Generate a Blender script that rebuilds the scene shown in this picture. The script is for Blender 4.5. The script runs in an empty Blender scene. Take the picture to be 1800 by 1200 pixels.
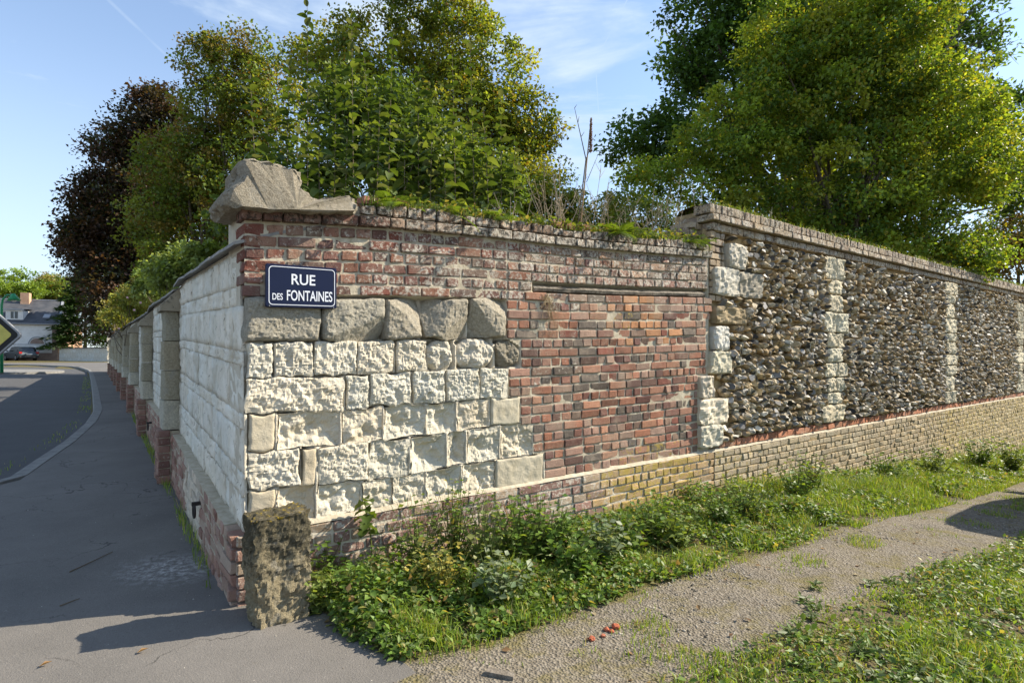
import bpy, math, random
import numpy as np
from mathutils import Matrix, Vector
random.seed(7); RNG = np.random.default_rng(7)
scene = bpy.context.scene
COL = scene.collection
F_PX, CX, HOR, EYE = 974.0, 900.0, 627.0, 1.378      # measured focal length (px of 1800), horizon row, eye height

# ------------------------------------------------------------------ camera
cam_d = bpy.data.cameras.new('camera'); cam = bpy.data.objects.new('camera', cam_d); COL.objects.link(cam)
cam.location = (0, 0, EYE); cam.rotation_euler = (math.radians(90), 0, 0)
cam_d.sensor_width = 36; cam_d.lens = 36*F_PX/1800; cam_d.shift_y = 27/1800
cam_d.clip_start = 0.05; cam_d.clip_end = 3000
scene.camera = cam
# ------------------------------------------------------------------ sky, sun, exposure
SUN_EL = math.radians(36); SUN_H = Vector((0.956, 0.294, 0)).normalized()
SUN_TO = Vector((SUN_H.x*math.cos(SUN_EL), SUN_H.y*math.cos(SUN_EL), math.sin(SUN_EL)))
sd = bpy.data.lights.new('sun', 'SUN'); sd.energy = 5.0; sd.angle = math.radians(0.5); sd.color = (1.0, 0.90, 0.74)
so = bpy.data.objects.new('sun', sd); COL.objects.link(so)
so.rotation_euler = SUN_TO.to_track_quat('Z', 'Y').to_euler(); so.location = (20, 5, 20)
vs = scene.view_settings; vs.view_transform = 'Standard'; vs.look = 'None'; vs.gamma = 1; vs.exposure = 1.0; vs.use_curve_mapping = False

def px_dir(px, py):
    return Vector(((px-CX)/F_PX, 1.0, (HOR-py)/F_PX)).normalized()

class NT:
    """tiny node helper"""
    def __init__(s, tree): s.t = tree; s.t.nodes.clear()
    def n(s, typ, ins=None, **kw):
        nd = s.t.nodes.new(typ)
        for k, v in kw.items(): setattr(nd, k, v)
        for k, v in (ins or {}).items(): s.set(nd.inputs[k], v)
        return nd
    def set(s, sock, v):
        if isinstance(v, bpy.types.NodeSocket): s.t.links.new(v, sock)
        elif v is not None: sock.default_value = v
    def pos(s): return s.n('ShaderNodeNewGeometry').outputs['Position']
    def attr(s, name): return s.n('ShaderNodeAttribute', attribute_name=name)
    def noise(s, vec, scale, detail=4, rough=.55, dist=0):
        return s.n('ShaderNodeTexNoise', {'Vector': vec, 'Scale': scale, 'Detail': detail, 'Roughness': rough, 'Distortion': dist}).outputs['Fac']
    def mr(s, v, a, b, c=0., d=1., smooth=True):
        return s.n('ShaderNodeMapRange', {'Value': v, 'From Min': a, 'From Max': b, 'To Min': c, 'To Max': d},
                   interpolation_type='SMOOTHSTEP' if smooth else 'LINEAR', clamp=True).outputs['Result']
    def m(s, op, a, b=None, c=None):
        nd = s.n('ShaderNodeMath', operation=op)
        s.set(nd.inputs[0], a)
        if b is not None: s.set(nd.inputs[1], b)
        if c is not None: s.set(nd.inputs[2], c)
        return nd.outputs[0]
    def vm(s, op, a, b=None):
        nd = s.n('ShaderNodeVectorMath', operation=op); s.set(nd.inputs[0], a)
        if b is not None: s.set(nd.inputs[1], b)
        return nd.outputs['Value'] if op in ('DOT_PRODUCT', 'LENGTH') else nd.outputs['Vector']
    def mix(s, f, a, b, mode='MIX'):
        nd = s.n('ShaderNodeMixRGB', blend_type=mode)
        for k, v in ((0, f), (1, a), (2, b)):
            if isinstance(v, tuple) and len(v) == 3: v = (*v, 1)
            s.set(nd.inputs[k], v)
        return nd.outputs[0]
    def bump(s, h, strength=.5, dist=.01):
        return s.n('ShaderNodeBump', {'Height': h, 'Strength': strength, 'Distance': dist}).outputs['Normal']
    def scalevec(s, v, k): return s.n('ShaderNodeMapping', {'Vector': v, 'Scale': k}).outputs['Vector']
    def bsdf(s, col, rough=.8, normal=None, spec=.3, **kw):
        b = s.n('ShaderNodeBsdfPrincipled', {'Roughness': rough, 'Specular IOR Level': spec})
        if isinstance(col, tuple) and len(col) == 3: col = (*col, 1)
        s.set(b.inputs['Base Color'], col)
        if normal is not None: s.set(b.inputs['Normal'], normal)
        for k, v in kw.items(): s.set(b.inputs[k.replace('_', ' ')], v)
        return b
    def out(s, sh): s.n('ShaderNodeOutputMaterial', {'Surface': sh})

world = bpy.data.worlds.new('World'); scene.world = world; world.use_nodes = True
w = NT(world.node_tree)
sky = w.n('ShaderNodeTexSky', sky_type='NISHITA', sun_disc=False, sun_elevation=SUN_EL,
          sun_rotation=math.atan2(SUN_H.x, SUN_H.y), altitude=50, air_density=1.0, dust_density=0.25, ozone_density=2.6)
dirv = w.n('ShaderNodeTexCoord').outputs['Generated']
ci = w.noise(w.scalevec(dirv, (1.2, 2.2, 7.0)), 1.6, 7, .58, .6)
ci2 = w.noise(w.scalevec(dirv, (3, 3, 9)), 2.3, 6, .6, .3)
cf = w.m('MULTIPLY', w.mr(ci, .38, .70), w.mr(ci2, .25, .75, .35, 1.0))
cf = w.m('MULTIPLY', cf, .95)
up = w.n('ShaderNodeSeparateXYZ', {'Vector': dirv}).outputs['Z']
veil = w.mr(up, 0.0, .50, .72, .15)                      # thin high haze veil, denser towards the horizon all round
cf = w.m('MAXIMUM', cf, veil)
for (a, b, wid, k) in (((1100, 5), (1046, 110), .0028, .50), ((1046, 100), (1056, 260), .0022, .38), ((190, 0), (300, 105), .006, .32),
                       ((0, 222), (135, 258), .004, .35), ((10, 300), (130, 345), .006, .25), ((60, 60), (230, 160), .004, .18), ((890, 0), (915, 70), .005, .25)):
    d1, d2 = px_dir(*a), px_dir(*b); nn = d1.cross(d2).normalized(); mid = (d1+d2).normalized(); half = d1.angle(d2)/2
    dist = w.m('ABSOLUTE', w.vm('DOT_PRODUCT', dirv, tuple(nn)))
    along = w.vm('DOT_PRODUCT', dirv, tuple(mid))
    msk = w.m('MULTIPLY', w.mr(dist, wid, 0.0), w.mr(along, math.cos(half*1.5), math.cos(half*.8)))
    cf = w.m('MAXIMUM', cf, w.m('MULTIPLY', w.m('MULTIPLY', msk, k), w.mr(ci2, .2, .6, .5, 1.)))
skyc = w.mix(cf, sky.outputs['Color'], (3.2, 3.75, 4.35))
bg = w.n('ShaderNodeBackground', {'Color': skyc, 'Strength': 0.13})
w.n('ShaderNodeOutputWorld', {'Surface': bg.outputs[0]})

# ------------------------------------------------------------------ frames of reference
C0 = np.array((-1.496, 3.1)); D = np.array((.798, .603)); Nn = np.array((.603, -.798)); T = np.array((-.602, .798)); Mo = np.array((-.798, -.603))
def W(s, z, n):                       # long wall: s along it, n out towards the path
    return (C0[0]+s*D[0]+n*Nn[0], C0[1]+s*D[1]+n*Nn[1], z)
def LW(t, z, m):                      # street wall: t along it, m out towards the street
    return (C0[0]+t*T[0]+m*Mo[0], C0[1]+t*T[1]+m*Mo[1], z)
def S(px):
    u = (px-CX)/F_PX; return (u+.4826)*3.1/(.798-.603*u)
def depth_s(s): return 3.1+.603*s
def Zw(px, py): return EYE-(py-HOR)/F_PX*depth_s(S(px))
def at(px, py, Y): return np.array(((px-CX)/F_PX*Y, Y, EYE-(py-HOR)/F_PX*Y))
def prof(t): return np.interp(t, [0, 3, 6, 10, 20, 31, 36, 50, 77, 100, 300], [0, .15, .25, .35, .48, .6, .66, .78, 1.0, 1.1, 1.3])
def qf(s): return np.interp(s, [0, 2, 5, 8, 15, 20, 60, 300], [0, -.02, -.12, -.28, -.85, -1.1, -1.8, -3])
def st(x, y):
    dx, dy = x-C0[0], y-C0[1]
    return dx*D[0]+dy*D[1], dx*T[0]+dy*T[1]
def zg(x, y):
    s, t = st(x, y)
    return prof(np.maximum(t, 0)) + qf(np.maximum(s, 0))*np.clip(1-t/3, 0, 1)
def gpx(px, py):                      # ground point seen at a photo pixel
    z = 0.
    for _ in range(40):
        Y = (EYE-z)*F_PX/max(py-HOR, 1.5); Y = min(Y, 150); X = (px-CX)/F_PX*Y; z = .5*z+.5*float(zg(X, Y))
    return np.array((X, Y, z))
def zc(s): return np.interp(s, [-1, 0, .77, 1.66, 2.37, 3.24, 4.34, 4.7], [2.1, 2.132, 2.202, 2.25, 2.275, 2.322, 2.393, 2.41])
def zf(s, k): return .40+(zc(s)-.40)*k/25.0
def kf(s, z): return (z-.40)/(zc(s)-.40)*25.0

# ------------------------------------------------------------------ numpy value noise
def _h(i, j, k):
    n = (i*374761393 + j*668265263 + k*2147483647 + 1013904223) & 0xffffffff
    n = ((n ^ (n >> 13))*1274126177) & 0xffffffff
    return ((n ^ (n >> 16)) & 0xffff)/65535.0
def vnoise(P, sc):
    P = np.asarray(P, float)*sc; I = np.floor(P).astype(np.int64); f = P-I; f = f*f*(3-2*f); r = 0
    for a in (0, 1):
        for b in (0, 1):
            for c in (0, 1):
                wgt = (f[:, 0] if a else 1-f[:, 0])*(f[:, 1] if b else 1-f[:, 1])*(f[:, 2] if c else 1-f[:, 2])
                r = r+wgt*_h(I[:, 0]+a, I[:, 1]+b, I[:, 2]+c)
    return r
def fbm(P, sc, o=4):
    r = 0; a = 1; tot = 0
    for i in range(o): r = r+a*vnoise(P+17.3*i, sc*2**i); tot += a; a *= .5
    return r/tot-.5

# ------------------------------------------------------------------ object helpers
def tag(o, label=None, cat=None, group=None, kind=None):
    if label: o['label'] = label
    if cat: o['category'] = cat
    if group: o['group'] = group
    if kind: o['kind'] = kind
    return o
def empty(name, loc, label, cat, group=None):
    o = bpy.data.objects.new(name, None); COL.objects.link(o); o.location = [float(v) for v in loc]; o.empty_display_size = .1
    return tag(o, label, cat, group)
def parent_to(o, p):
    o.parent = p
    q = p; M = Matrix()
    while q is not None:
        M = (Matrix.LocRotScale(q.location, q.rotation_euler, q.scale)) if q.parent is None else (Matrix.LocRotScale(q.location, q.rotation_euler, q.scale))
        break
    # world matrix of parent p (parents here are only ever translated or one level deep)
    Mw = Matrix.LocRotScale(p.location, p.rotation_euler, p.scale)
    if p.parent is not None: Mw = Matrix.LocRotScale(p.parent.location, p.parent.rotation_euler, p.parent.scale) @ p.matrix_parent_inverse @ Mw
    o.matrix_parent_inverse = Mw.inverted()
def mesh(name, V, F, mat, parent=None, col=None, wr=None, smooth=False, kind=None, recenter=True):
    V = np.asarray(V, float); me = bpy.data.meshes.new(name)
    c = (V.min(0)+V.max(0))/2 if recenter else np.zeros(3)
    Vl = (V-c).astype(np.float32)
    if isinstance(F, np.ndarray):
        k = F.shape[1]; me.vertices.add(len(V)); me.vertices.foreach_set('co', Vl.ravel())
        me.loops.add(F.size); me.loops.foreach_set('vertex_index', F.astype(np.int32).ravel())
        me.polygons.add(len(F)); me.polygons.foreach_set('loop_start', np.arange(0, F.size, k, dtype=np.int32))
        me.update(calc_edges=True)
    else:
        me.from_pydata(Vl.tolist(), [], F)
    if smooth: me.polygons.foreach_set('use_smooth', [True]*len(me.polygons))
    for nm, arr in (('col', col), ('wr', wr)):
        if arr is not None:
            arr = np.asarray(arr, float)
            if arr.ndim == 1: arr = np.tile(arr, (len(V), 1))
            a = np.ones((len(V), 4), np.float32); a[:, :3] = arr[:, :3]
            me.color_attributes.new(nm, 'FLOAT_COLOR', 'POINT').data.foreach_set('color', a.ravel())
    if mat: me.materials.append(mat)
    o = bpy.data.objects.new(name, me); COL.objects.link(o); o.location = c.tolist()
    if parent is not None: parent_to(o, parent)
    if kind: o['kind'] = kind
    return o
class MB:
    """collects pieces into one mesh"""
    def __init__(s): s.V = []; s.F = []; s.C = []; s.R = []; s.n = 0
    def add(s, V, F, col=(1, 1, 1), wr=(0, 0, 0)):
        V = np.asarray(V, float); s.V.append(V); s.F += [tuple(i+s.n for i in f) for f in F]; s.n += len(V)
        for L, c in ((s.C, col), (s.R, wr)):
            c = np.asarray(c, float); L.append(np.tile(c, (len(V), 1)) if c.ndim == 1 else c)
    def build(s, name, mat, parent=None, smooth=False, kind=None):
        return mesh(name, np.concatenate(s.V), s.F, mat, parent, np.concatenate(s.C), np.concatenate(s.R), smooth, kind)
def box_pts(fr, a0, a1, z0, z1, n0, n1):      # fr: frame function (a, z, n)
    return [fr(a, z, n) for n in (n0, n1) for z in (z0, z1) for a in (a0, a1)]
BOXF = [(0, 2, 3, 1), (4, 5, 7, 6), (0, 1, 5, 4), (2, 6, 7, 3), (0, 4, 6, 2), (1, 3, 7, 5)]
def XYZ(a, z, n): return (a, n, z)
def bar(p, q, w_, h=None):                    # square bar between two points
    p, q = np.asarray(p, float), np.asarray(q, float); h = h or w_; d = q-p; d /= np.linalg.norm(d)
    a = np.cross(d, (0, 0, 1)); a = a/np.linalg.norm(a) if np.linalg.norm(a) > 1e-3 else np.array((1., 0, 0)); b = np.cross(a, d)
    V = [e+i*a*w_/2+j*b*h/2 for e in (p, q) for j in (-1, 1) for i in (-1, 1)]
    return V, [(0, 2, 3, 1), (4, 5, 7, 6), (0, 1, 5, 4), (2, 6, 7, 3), (0, 4, 6, 2), (1, 3, 7, 5)]
def tube(pts, radii, n=6):
    pts = np.asarray(pts, float); V = []; F = []
    for i, p in enumerate(pts):
        d = pts[min(i+1, len(pts)-1)]-pts[max(i-1, 0)]; d = d/(np.linalg.norm(d)+1e-9)
        a = np.cross(d, (.31, .95, .1)); a /= np.linalg.norm(a)+1e-9; b = np.cross(d, a)
        for k in range(n):
            th = 2*math.pi*k/n; V.append(p+radii[i]*(math.cos(th)*a+math.sin(th)*b))
    for i in range(len(pts)-1):
        for k in range(n): F.append((i*n+k, i*n+(k+1) % n, (i+1)*n+(k+1) % n, (i+1)*n+k))
    F.append(tuple(range(n-1, -1, -1))); F.append(tuple((len(pts)-1)*n+k for k in range(n)))
    return V, F

# ------------------------------------------------------------------ materials
def newmat(name):
    m = bpy.data.materials.new(name); m.use_nodes = True; return m, NT(m.node_tree)
MAT = {}
def m_brick():
    m, t = newmat('brick'); P = t.pos(); col = t.attr('col').outputs['Color']; wr = t.n('ShaderNodeSeparateXYZ', {'Vector': t.attr('wr').outputs['Color']})
    n1 = t.noise(P, 14, 6, .65); n2 = t.noise(P, 42, 8, .72); n3 = t.noise(P, 9, 6, .7); n4 = t.noise(P, 150, 4, .6)
    c = t.mix(1, col, t.mix(n1, (.85, .80, .78), (1.85, 1.78, 1.65)), 'MULTIPLY')
    nb = t.noise(P, 2.6, 8, .72); c = t.mix(t.m('MULTIPLY', t.mr(nb, .46, .66), .42), c, (.40, .33, .25)); c = t.mix(t.m('MULTIPLY', t.mr(t.noise(P, 4.1, 8, .75), .54, .70), .5), c, (.10, .075, .055))
    crust = t.m('ADD', t.m('MULTIPLY', n2, .62), t.m('MULTIPLY', n3, .38))
    cr = t.mr(t.m('SUBTRACT', crust, t.m('SUBTRACT', .68, t.m('MULTIPLY', wr.outputs[0], .36))), 0., .09)
    c = t.mix(t.m('MULTIPLY', cr, .85), c, t.mix(n1, (.40, .36, .29), (.70, .66, .57)))
    gr = t.mr(t.m('SUBTRACT', t.noise(P, 30, 7, .75), t.m('SUBTRACT', .78, t.m('MULTIPLY', wr.outputs[2], .34))), 0., .08)
    c = t.mix(t.m('MULTIPLY', gr, .85), c, (.035, .03, .024))
    li = t.mr(t.m('SUBTRACT', t.noise(P, 22, 6, .7), t.m('SUBTRACT', .80, t.m('MULTIPLY', wr.outputs[1], .42))), 0., .1)
    c = t.mix(t.m('MULTIPLY', li, .75), c, (.40, .30, .06))
    sp = t.noise(P, 110, 5, .75); c = t.mix(t.m('MULTIPLY', t.mr(sp, .56, .70), .55), c, (.36, .30, .235)); c = t.mix(t.m('MULTIPLY', t.mr(sp, .42, .32), .55), c, (.045, .03, .025))
    b = t.bump(t.m('ADD', t.m('ADD', n2, t.m('MULTIPLY', n4, .5)), sp), .9, .010)
    t.out(t.bsdf(c, .9, b, .15).outputs[0]); MAT['brick'] = m
def m_simple(name, ca, cb, scale, rough=.9, bump_s=.5, bump_d=.008, bscale=60, attr=False, detail=6, spec=.2):
    m, t = newmat(name); P = t.pos(); n1 = t.noise(P, scale, detail, .62); n2 = t.noise(P, bscale, 6, .65)
    c = t.mix(t.mr(n1, .3, .7, smooth=False), ca, cb)
    if attr: c = t.mix(1, t.attr('col').outputs['Color'], c, 'MULTIPLY')
    t.out(t.bsdf(c, rough, t.bump(t.m('ADD', n2, t.m('MULTIPLY', n1, .6)), bump_s, bump_d), spec).outputs[0]); MAT[name] = m
def m_stone():                                    # soft white limestone, colour per block in 'col', lichen and dirt in 'wr'
    m, t = newmat('limestone'); P = t.pos(); col = t.attr('col').outputs['Color']; wr = t.n('ShaderNodeSeparateXYZ', {'Vector': t.attr('wr').outputs['Color']})
    n1 = t.noise(P, 7, 7, .65); n2 = t.noise(P, 60, 8, .7); n3 = t.noise(P, 200, 3, .6); n5 = t.noise(P, 18, 6, .7)
    c = t.mix(1, col, t.mix(t.mr(n1, .25, .75, smooth=False), (.80, .76, .68), (1.08, 1.08, 1.08)), 'MULTIPLY')
    pit = t.mr(n2, .34, .26)
    c = t.mix(t.m('MULTIPLY', pit, .35), c, (.25, .21, .15))
    g = t.mr(t.m('SUBTRACT', n5, t.m('SUBTRACT', .80, t.m('MULTIPLY', wr.outputs[0], .5))), 0, .12)
    c = t.mix(t.m('MULTIPLY', g, .8), c, t.mix(n2, (.05, .045, .035), (.17, .15, .11)))
    y = t.mr(t.m('SUBTRACT', t.noise(P, 26, 6, .7), t.m('SUBTRACT', .82, t.m('MULTIPLY', wr.outputs[1], .42))), 0, .06)
    c = t.mix(t.m('MULTIPLY', y, .9), c, (.45, .30, .02))
    t.out(t.bsdf(c, .95, t.bump(t.m('ADD', t.m('MULTIPLY', n2, .8), t.m('MULTIPLY', n3, .25)), .75, .010), .1).outputs[0]); MAT['limestone'] = m
def m_oldstone():                                 # long weathered stone: grey lichen, dark crust, pits
    m, t = newmat('old_stone'); P = t.pos(); col = t.attr('col').outputs['Color']; wr = t.n('ShaderNodeSeparateXYZ', {'Vector': t.attr('wr').outputs['Color']})
    n1 = t.noise(P, 9, 8, .7); n2 = t.noise(P, 55, 8, .78); n3 = t.noise(P, 170, 4, .7); n5 = t.noise(P, 24, 8, .78)
    c = t.mix(1, col, t.mix(t.mr(n2, .3, .7, smooth=False), (.55, .52, .47), (1.35, 1.33, 1.28)), 'MULTIPLY')
    c = t.mix(t.m('MULTIPLY', t.mr(n1, .52, .66), .45), c, (.40, .38, .33))
    g = t.mr(t.m('SUBTRACT', t.m('ADD', t.m('MULTIPLY', n5, .6), t.m('MULTIPLY', n2, .4)), t.m('SUBTRACT', .74, t.m('MULTIPLY', wr.outputs[0], .36))), 0, .10)
    c = t.mix(t.m('MULTIPLY', g, .85), c, t.mix(n3, (.03, .027, .02), (.11, .10, .065)))
    y = t.mr(t.m('SUBTRACT', t.noise(P, 34, 7, .75), t.m('SUBTRACT', .82, t.m('MULTIPLY', wr.outputs[1], .40))), 0, .07)
    c = t.mix(t.m('MULTIPLY', y, .9), c, t.mix(n2, (.30, .22, .03), (.48, .33, .03)))
    t.out(t.bsdf(c, .95, t.bump(t.m('ADD', t.m('ADD', n2, n5), t.m('MULTIPLY', n3, .4)), 1.0, .022), .1).outputs[0]); MAT['old_stone'] = m
def m_whitewash():
    m, t = newmat('whitewash'); P = t.pos(); col = t.attr('col').outputs['Color']
    st_ = t.noise(t.scalevec(P, (1, 1, .18)), 14, 6, .65); n2 = t.noise(P, 5, 6, .65); n3 = t.noise(P, 70, 6, .7)
    c = t.mix(1, col, t.mix(t.mr(n2, .3, .7, smooth=False), (.78, .75, .68), (1.05, 1.05, 1.05)), 'MULTIPLY')
    c = t.mix(t.m('MULTIPLY', t.mr(st_, .54, .72), .6), c, (.28, .23, .15)); c = t.mix(t.m('MULTIPLY', t.mr(t.noise(t.scalevec(P, (1, 1, .1)), 30, 5, .7), .58, .70), .45), c, (.20, .18, .14))
    c = t.mix(t.m('MULTIPLY', t.mr(t.noise(P, 16, 7, .75), .59, .66), .75), c, (.13, .105, .07)); c = t.mix(t.m('MULTIPLY', t.mr(t.noise(P, 2.6, 7, .7), .54, .68), .5), c, (.46, .40, .29)); c = t.mix(t.m('MULTIPLY', t.mr(n3, .62, .70), .5), c, (.22, .18, .12))
    t.out(t.bsdf(c, .95, t.bump(t.m('ADD', n3, t.m('MULTIPLY', st_, 1.2)), .6, .010), .1).outputs[0]); MAT['whitewash'] = m
def m_flint():
    m, t = newmat('flint'); P = t.pos(); col = t.attr('col').outputs['Color']; wr = t.n('ShaderNodeSeparateXYZ', {'Vector': t.attr('wr').outputs['Color']})
    n1 = t.noise(P, 45, 6, .7); n2 = t.noise(P, 20, 5, .7)
    c = t.mix(1, col, t.mix(n1, (.45, .45, .45), (1.5, 1.5, 1.5)), 'MULTIPLY')
    c = t.mix(t.m('MULTIPLY', t.mr(n2, .62, .72), .5), c, (.33, .27, .10))
    r = t.m('SUBTRACT', .88, t.m('MULTIPLY', wr.outputs[0], .30))
    t.out(t.bsdf(c, r, t.bump(n1, .4, .006), .22).outputs[0]); MAT['flint'] = m
def m_leaf(name, trans=.35, rough=.5, spec=.35):
    m, t = newmat(name); col = t.attr('col').outputs['Color']
    b = t.bsdf(col, rough, None, spec); tr = t.n('ShaderNodeBsdfTranslucent'); t.set(tr.inputs['Color'], t.mix(1, col, (1.5, 1.35, .5), 'MULTIPLY'))
    t.out(t.n('ShaderNodeMixShader', {0: trans, 1: b.outputs[0], 2: tr.outputs[0]}).outputs[0]); MAT[name] = m
def m_plain(name, col, rough=.6, spec=.3, metal=0., var=.25, scale=12):
    m, t = newmat(name); P = t.pos(); n = t.noise(P, scale, 5, .6)
    c = t.mix(n, tuple(v*(1-var) for v in col), tuple(min(1, v*(1+var)) for v in col))
    t.out(t.bsdf(c, rough, t.bump(t.noise(P, scale*8, 3), .1, .002), spec, Metallic=metal).outputs[0]); MAT[name] = m
def m_asphalt(name, ca, cb, dust):
    m, t = newmat(name); P = t.pos(); n1 = t.noise(P, 1.3, 6, .65); n2 = t.noise(P, 220, 3, .7); n3 = t.noise(P, 11, 6, .7)
    vo = t.n('ShaderNodeTexVoronoi', {'Vector': P, 'Scale': 130}).outputs['Distance']
    c = t.mix(t.mr(n1, .3, .7, smooth=False), ca, cb)
    c = t.mix(t.m('MULTIPLY', t.mr(n2, .35, .75, smooth=False), .55), c, t.mix(.5, c, (.26, .24, .21)))
    c = t.mix(t.m('MULTIPLY', t.mr(vo, .25, .08), .35), c, (.03, .03, .03))
    c = t.mix(t.m('MULTIPLY', t.mr(n3, .58, .75), .35), c, t.mix(.6, c, (.10, .085, .06)))
    n6 = t.noise(P, 75, 5, .75); c = t.mix(t.m('MULTIPLY', t.mr(n6, .57, .72), .5), c, (.30, .28, .25)); c = t.mix(t.m('MULTIPLY', t.mr(n6, .42, .30), .6), c, (.035, .033, .03)); c = t.mix(t.m('MULTIPLY', t.mr(t.noise(P, .55, 5, .6), .5, .68), .3), c, (.07, .065, .06))
    ck = t.n('ShaderNodeTexVoronoi', {'Vector': t.vm('ADD', P, t.vm('SCALE', t.n('ShaderNodeTexNoise', {'Vector': P, 'Scale': 2.5, 'Detail': 6}).outputs['Color'])), 'Scale': .8}, feature='DISTANCE_TO_EDGE').outputs['Distance']; c = t.mix(t.m('MULTIPLY', t.m('MULTIPLY', t.mr(ck, .008, .002), t.mr(n1, .45, .6)), .75), c, (.03, .028, .025))
    if dust:                                         # spilled lime dust by the wall foot and pale grit
        sx = t.n('ShaderNodeSeparateXYZ', {'Vector': P}); d0 = gpx(305, 1000)
        dx = t.m('MULTIPLY', t.m('SUBTRACT', sx.outputs[0], float(d0[0])), 1.6); dy = t.m('MULTIPLY', t.m('SUBTRACT', sx.outputs[1], float(d0[1])), 2.2)
        rr = t.m('SQRT', t.m('ADD', t.m('MULTIPLY', dx, dx), t.m('MULTIPLY', dy, dy)))
        k = t.m('MULTIPLY', t.mr(rr, .75, .05), t.mr(t.noise(P, 24, 7, .75), .42, .66)); c = t.mix(t.m('MULTIPLY', k, .7), c, (.55, .54, .52))
    t.out(t.bsdf(c, .88, t.bump(t.m('ADD', t.m('ADD', n2, n6), t.m('MULTIPLY', vo, .8)), .45, .005), .25).outputs[0]); MAT[name] = m
def m_ground():                                    # 'col'.r gravel, .g grass soil
    m, t = newmat('ground'); P = t.pos(); z = t.n('ShaderNodeSeparateXYZ', {'Vector': t.attr('col').outputs['Color']})
    n1 = t.noise(P, 3.5, 7, .7); n2 = t.noise(P, 60, 6, .7); n3 = t.noise(P, 16, 7, .75)
    vo = t.n('ShaderNodeTexVoronoi', {'Vector': P, 'Scale': 75}); vd = vo.outputs['Distance']; vc = t.n('ShaderNodeSeparateXYZ', {'Vector': vo.outputs['Color']}).outputs[0]
    grav = t.mix(vc, (.13, .11, .085), (.27, .24, .195)); grav = t.mix(t.mr(n3, .3, .65), t.mix(.75, grav, (.19, .16, .115)), grav); grav = t.mix(t.m('MULTIPLY', t.mr(t.noise(P, 1.7, 6, .7), .46, .64), .6), grav, t.mix(vc, (.06, .054, .045), (.20, .18, .15)))
    moss = t.mix(n2, (.06, .07, .015), (.16, .14, .035)); earth = t.mix(n3, (.07, .05, .03), (.19, .15, .10))
    g = t.mr(t.m('ADD', z.outputs[1], t.m('MULTIPLY', t.m('SUBTRACT', n3, .5), 1.3)), .25, .75)
    c = t.mix(g, grav, t.mix(t.mr(n1, .35, .65), earth, moss))
    c = t.mix(t.m('MULTIPLY', t.mr(t.m('ADD', t.m('MULTIPLY', n1, .7), t.m('MULTIPLY', n3, .3)), .47, .62), .7), c, t.mix(n2, (.10, .09, .02), (.21, .17, .06)))
    t.out(t.bsdf(c, .95, t.bump(t.m('ADD', t.m('MULTIPLY', vd, 1.2), n2), .8, .012), .15).outputs[0]); MAT['ground'] = m
m_brick(); m_stone(); m_oldstone(); m_whitewash(); m_flint(); m_ground()
m_simple('mortar', (.36, .305, .215), (.56, .50, .385), 18, .95, .8, .010, 80)
m_simple('flint_mortar', (.24, .17, .085), (.42, .32, .18), 12, .95, .8, .010, 60)
m_simple('lime_mortar', (.46, .405, .31), (.60, .545, .44), 9, .95, .8, .012, 60)
m_simple('timber', (.07, .055, .04), (.27, .235, .19), 30, .85, .8, .008, 90)
m_simple('slate', (.16, .155, .145), (.32, .305, .28), 14, .7, .5, .006, 50)
m_simple('kerb', (.16, .155, .145), (.26, .25, .23), 8, .9, .5, .006, 90)
m_simple('bark', (.06, .045, .03), (.17, .14, .10), 16, .9, .8, .02, 30)
m_simple('twig', (.75, .75, .75), (1.2, 1.15, 1.1), 40, .9, .4, .003, 90, attr=True)
m_simple('pebble', (.7, .7, .7), (1.2, 1.2, 1.2), 60, .85, .4, .003, 120, attr=True)
m_simple('house_white', (.60, .58, .55), (.74, .72, .69), 1.5, .9, .3, .01, 12)
m_simple('house_brick', (.42, .24, .15), (.56, .36, .24), 3, .9, .4, .01, 14)
m_simple('house_base', (.22, .15, .12), (.34, .25, .20), 2, .9, .4, .01, 14)
m_simple('roof_slate', (.045, .05, .06), (.10, .10, .105), 1.2, .6, .5, .01, 9)
m_asphalt('pavement_asphalt', (.105, .098, .09), (.165, .152, .138), True)
m_asphalt('road_asphalt', (.050, .051, .055), (.075, .075, .078), False)
m_leaf('leaf', .42); m_leaf('grass', .35, .5); m_leaf('dry', .2, .8, .1)
m_plain('enamel_navy', (.004, .008, .036), .3, .3, 0, .15); m_plain('enamel_white', (.72, .74, .80), .35, .5, 0, .08)
m_plain('sign_grey', (.30, .30, .30), .5, .4, .3); m_plain('sign_yellow', (.62, .52, .12), .5, .3); m_plain('sign_black', (.015, .015, .015), .5, .3)
m_plain('green_paint', (.02, .26, .10), .45, .4); m_plain('iron', (.03, .025, .022), .7, .3)
m_plain('car_paint', (.035, .055, .065), .28, .6, .2, .05); m_plain('car_glass', (.012, .016, .02), .08, .7, 0, .05); m_plain('tyre', (.015, .015, .015), .85, .2)
m_plain('rim', (.35, .35, .36), .35, .5, .7); m_plain('lamp_red', (.35, .015, .012), .25, .5); m_plain('plate', (.6, .6, .58), .4); m_plain('bumper', (.03, .03, .032), .6)
m_plain('glass', (.03, .04, .05), .1, .6); m_plain('petal', (.70, .42, .42), .6); m_plain('zinc', (.33, .34, .36), .5, .4, .2); m_plain('paint_white', (.7, .7, .68), .5)

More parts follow.
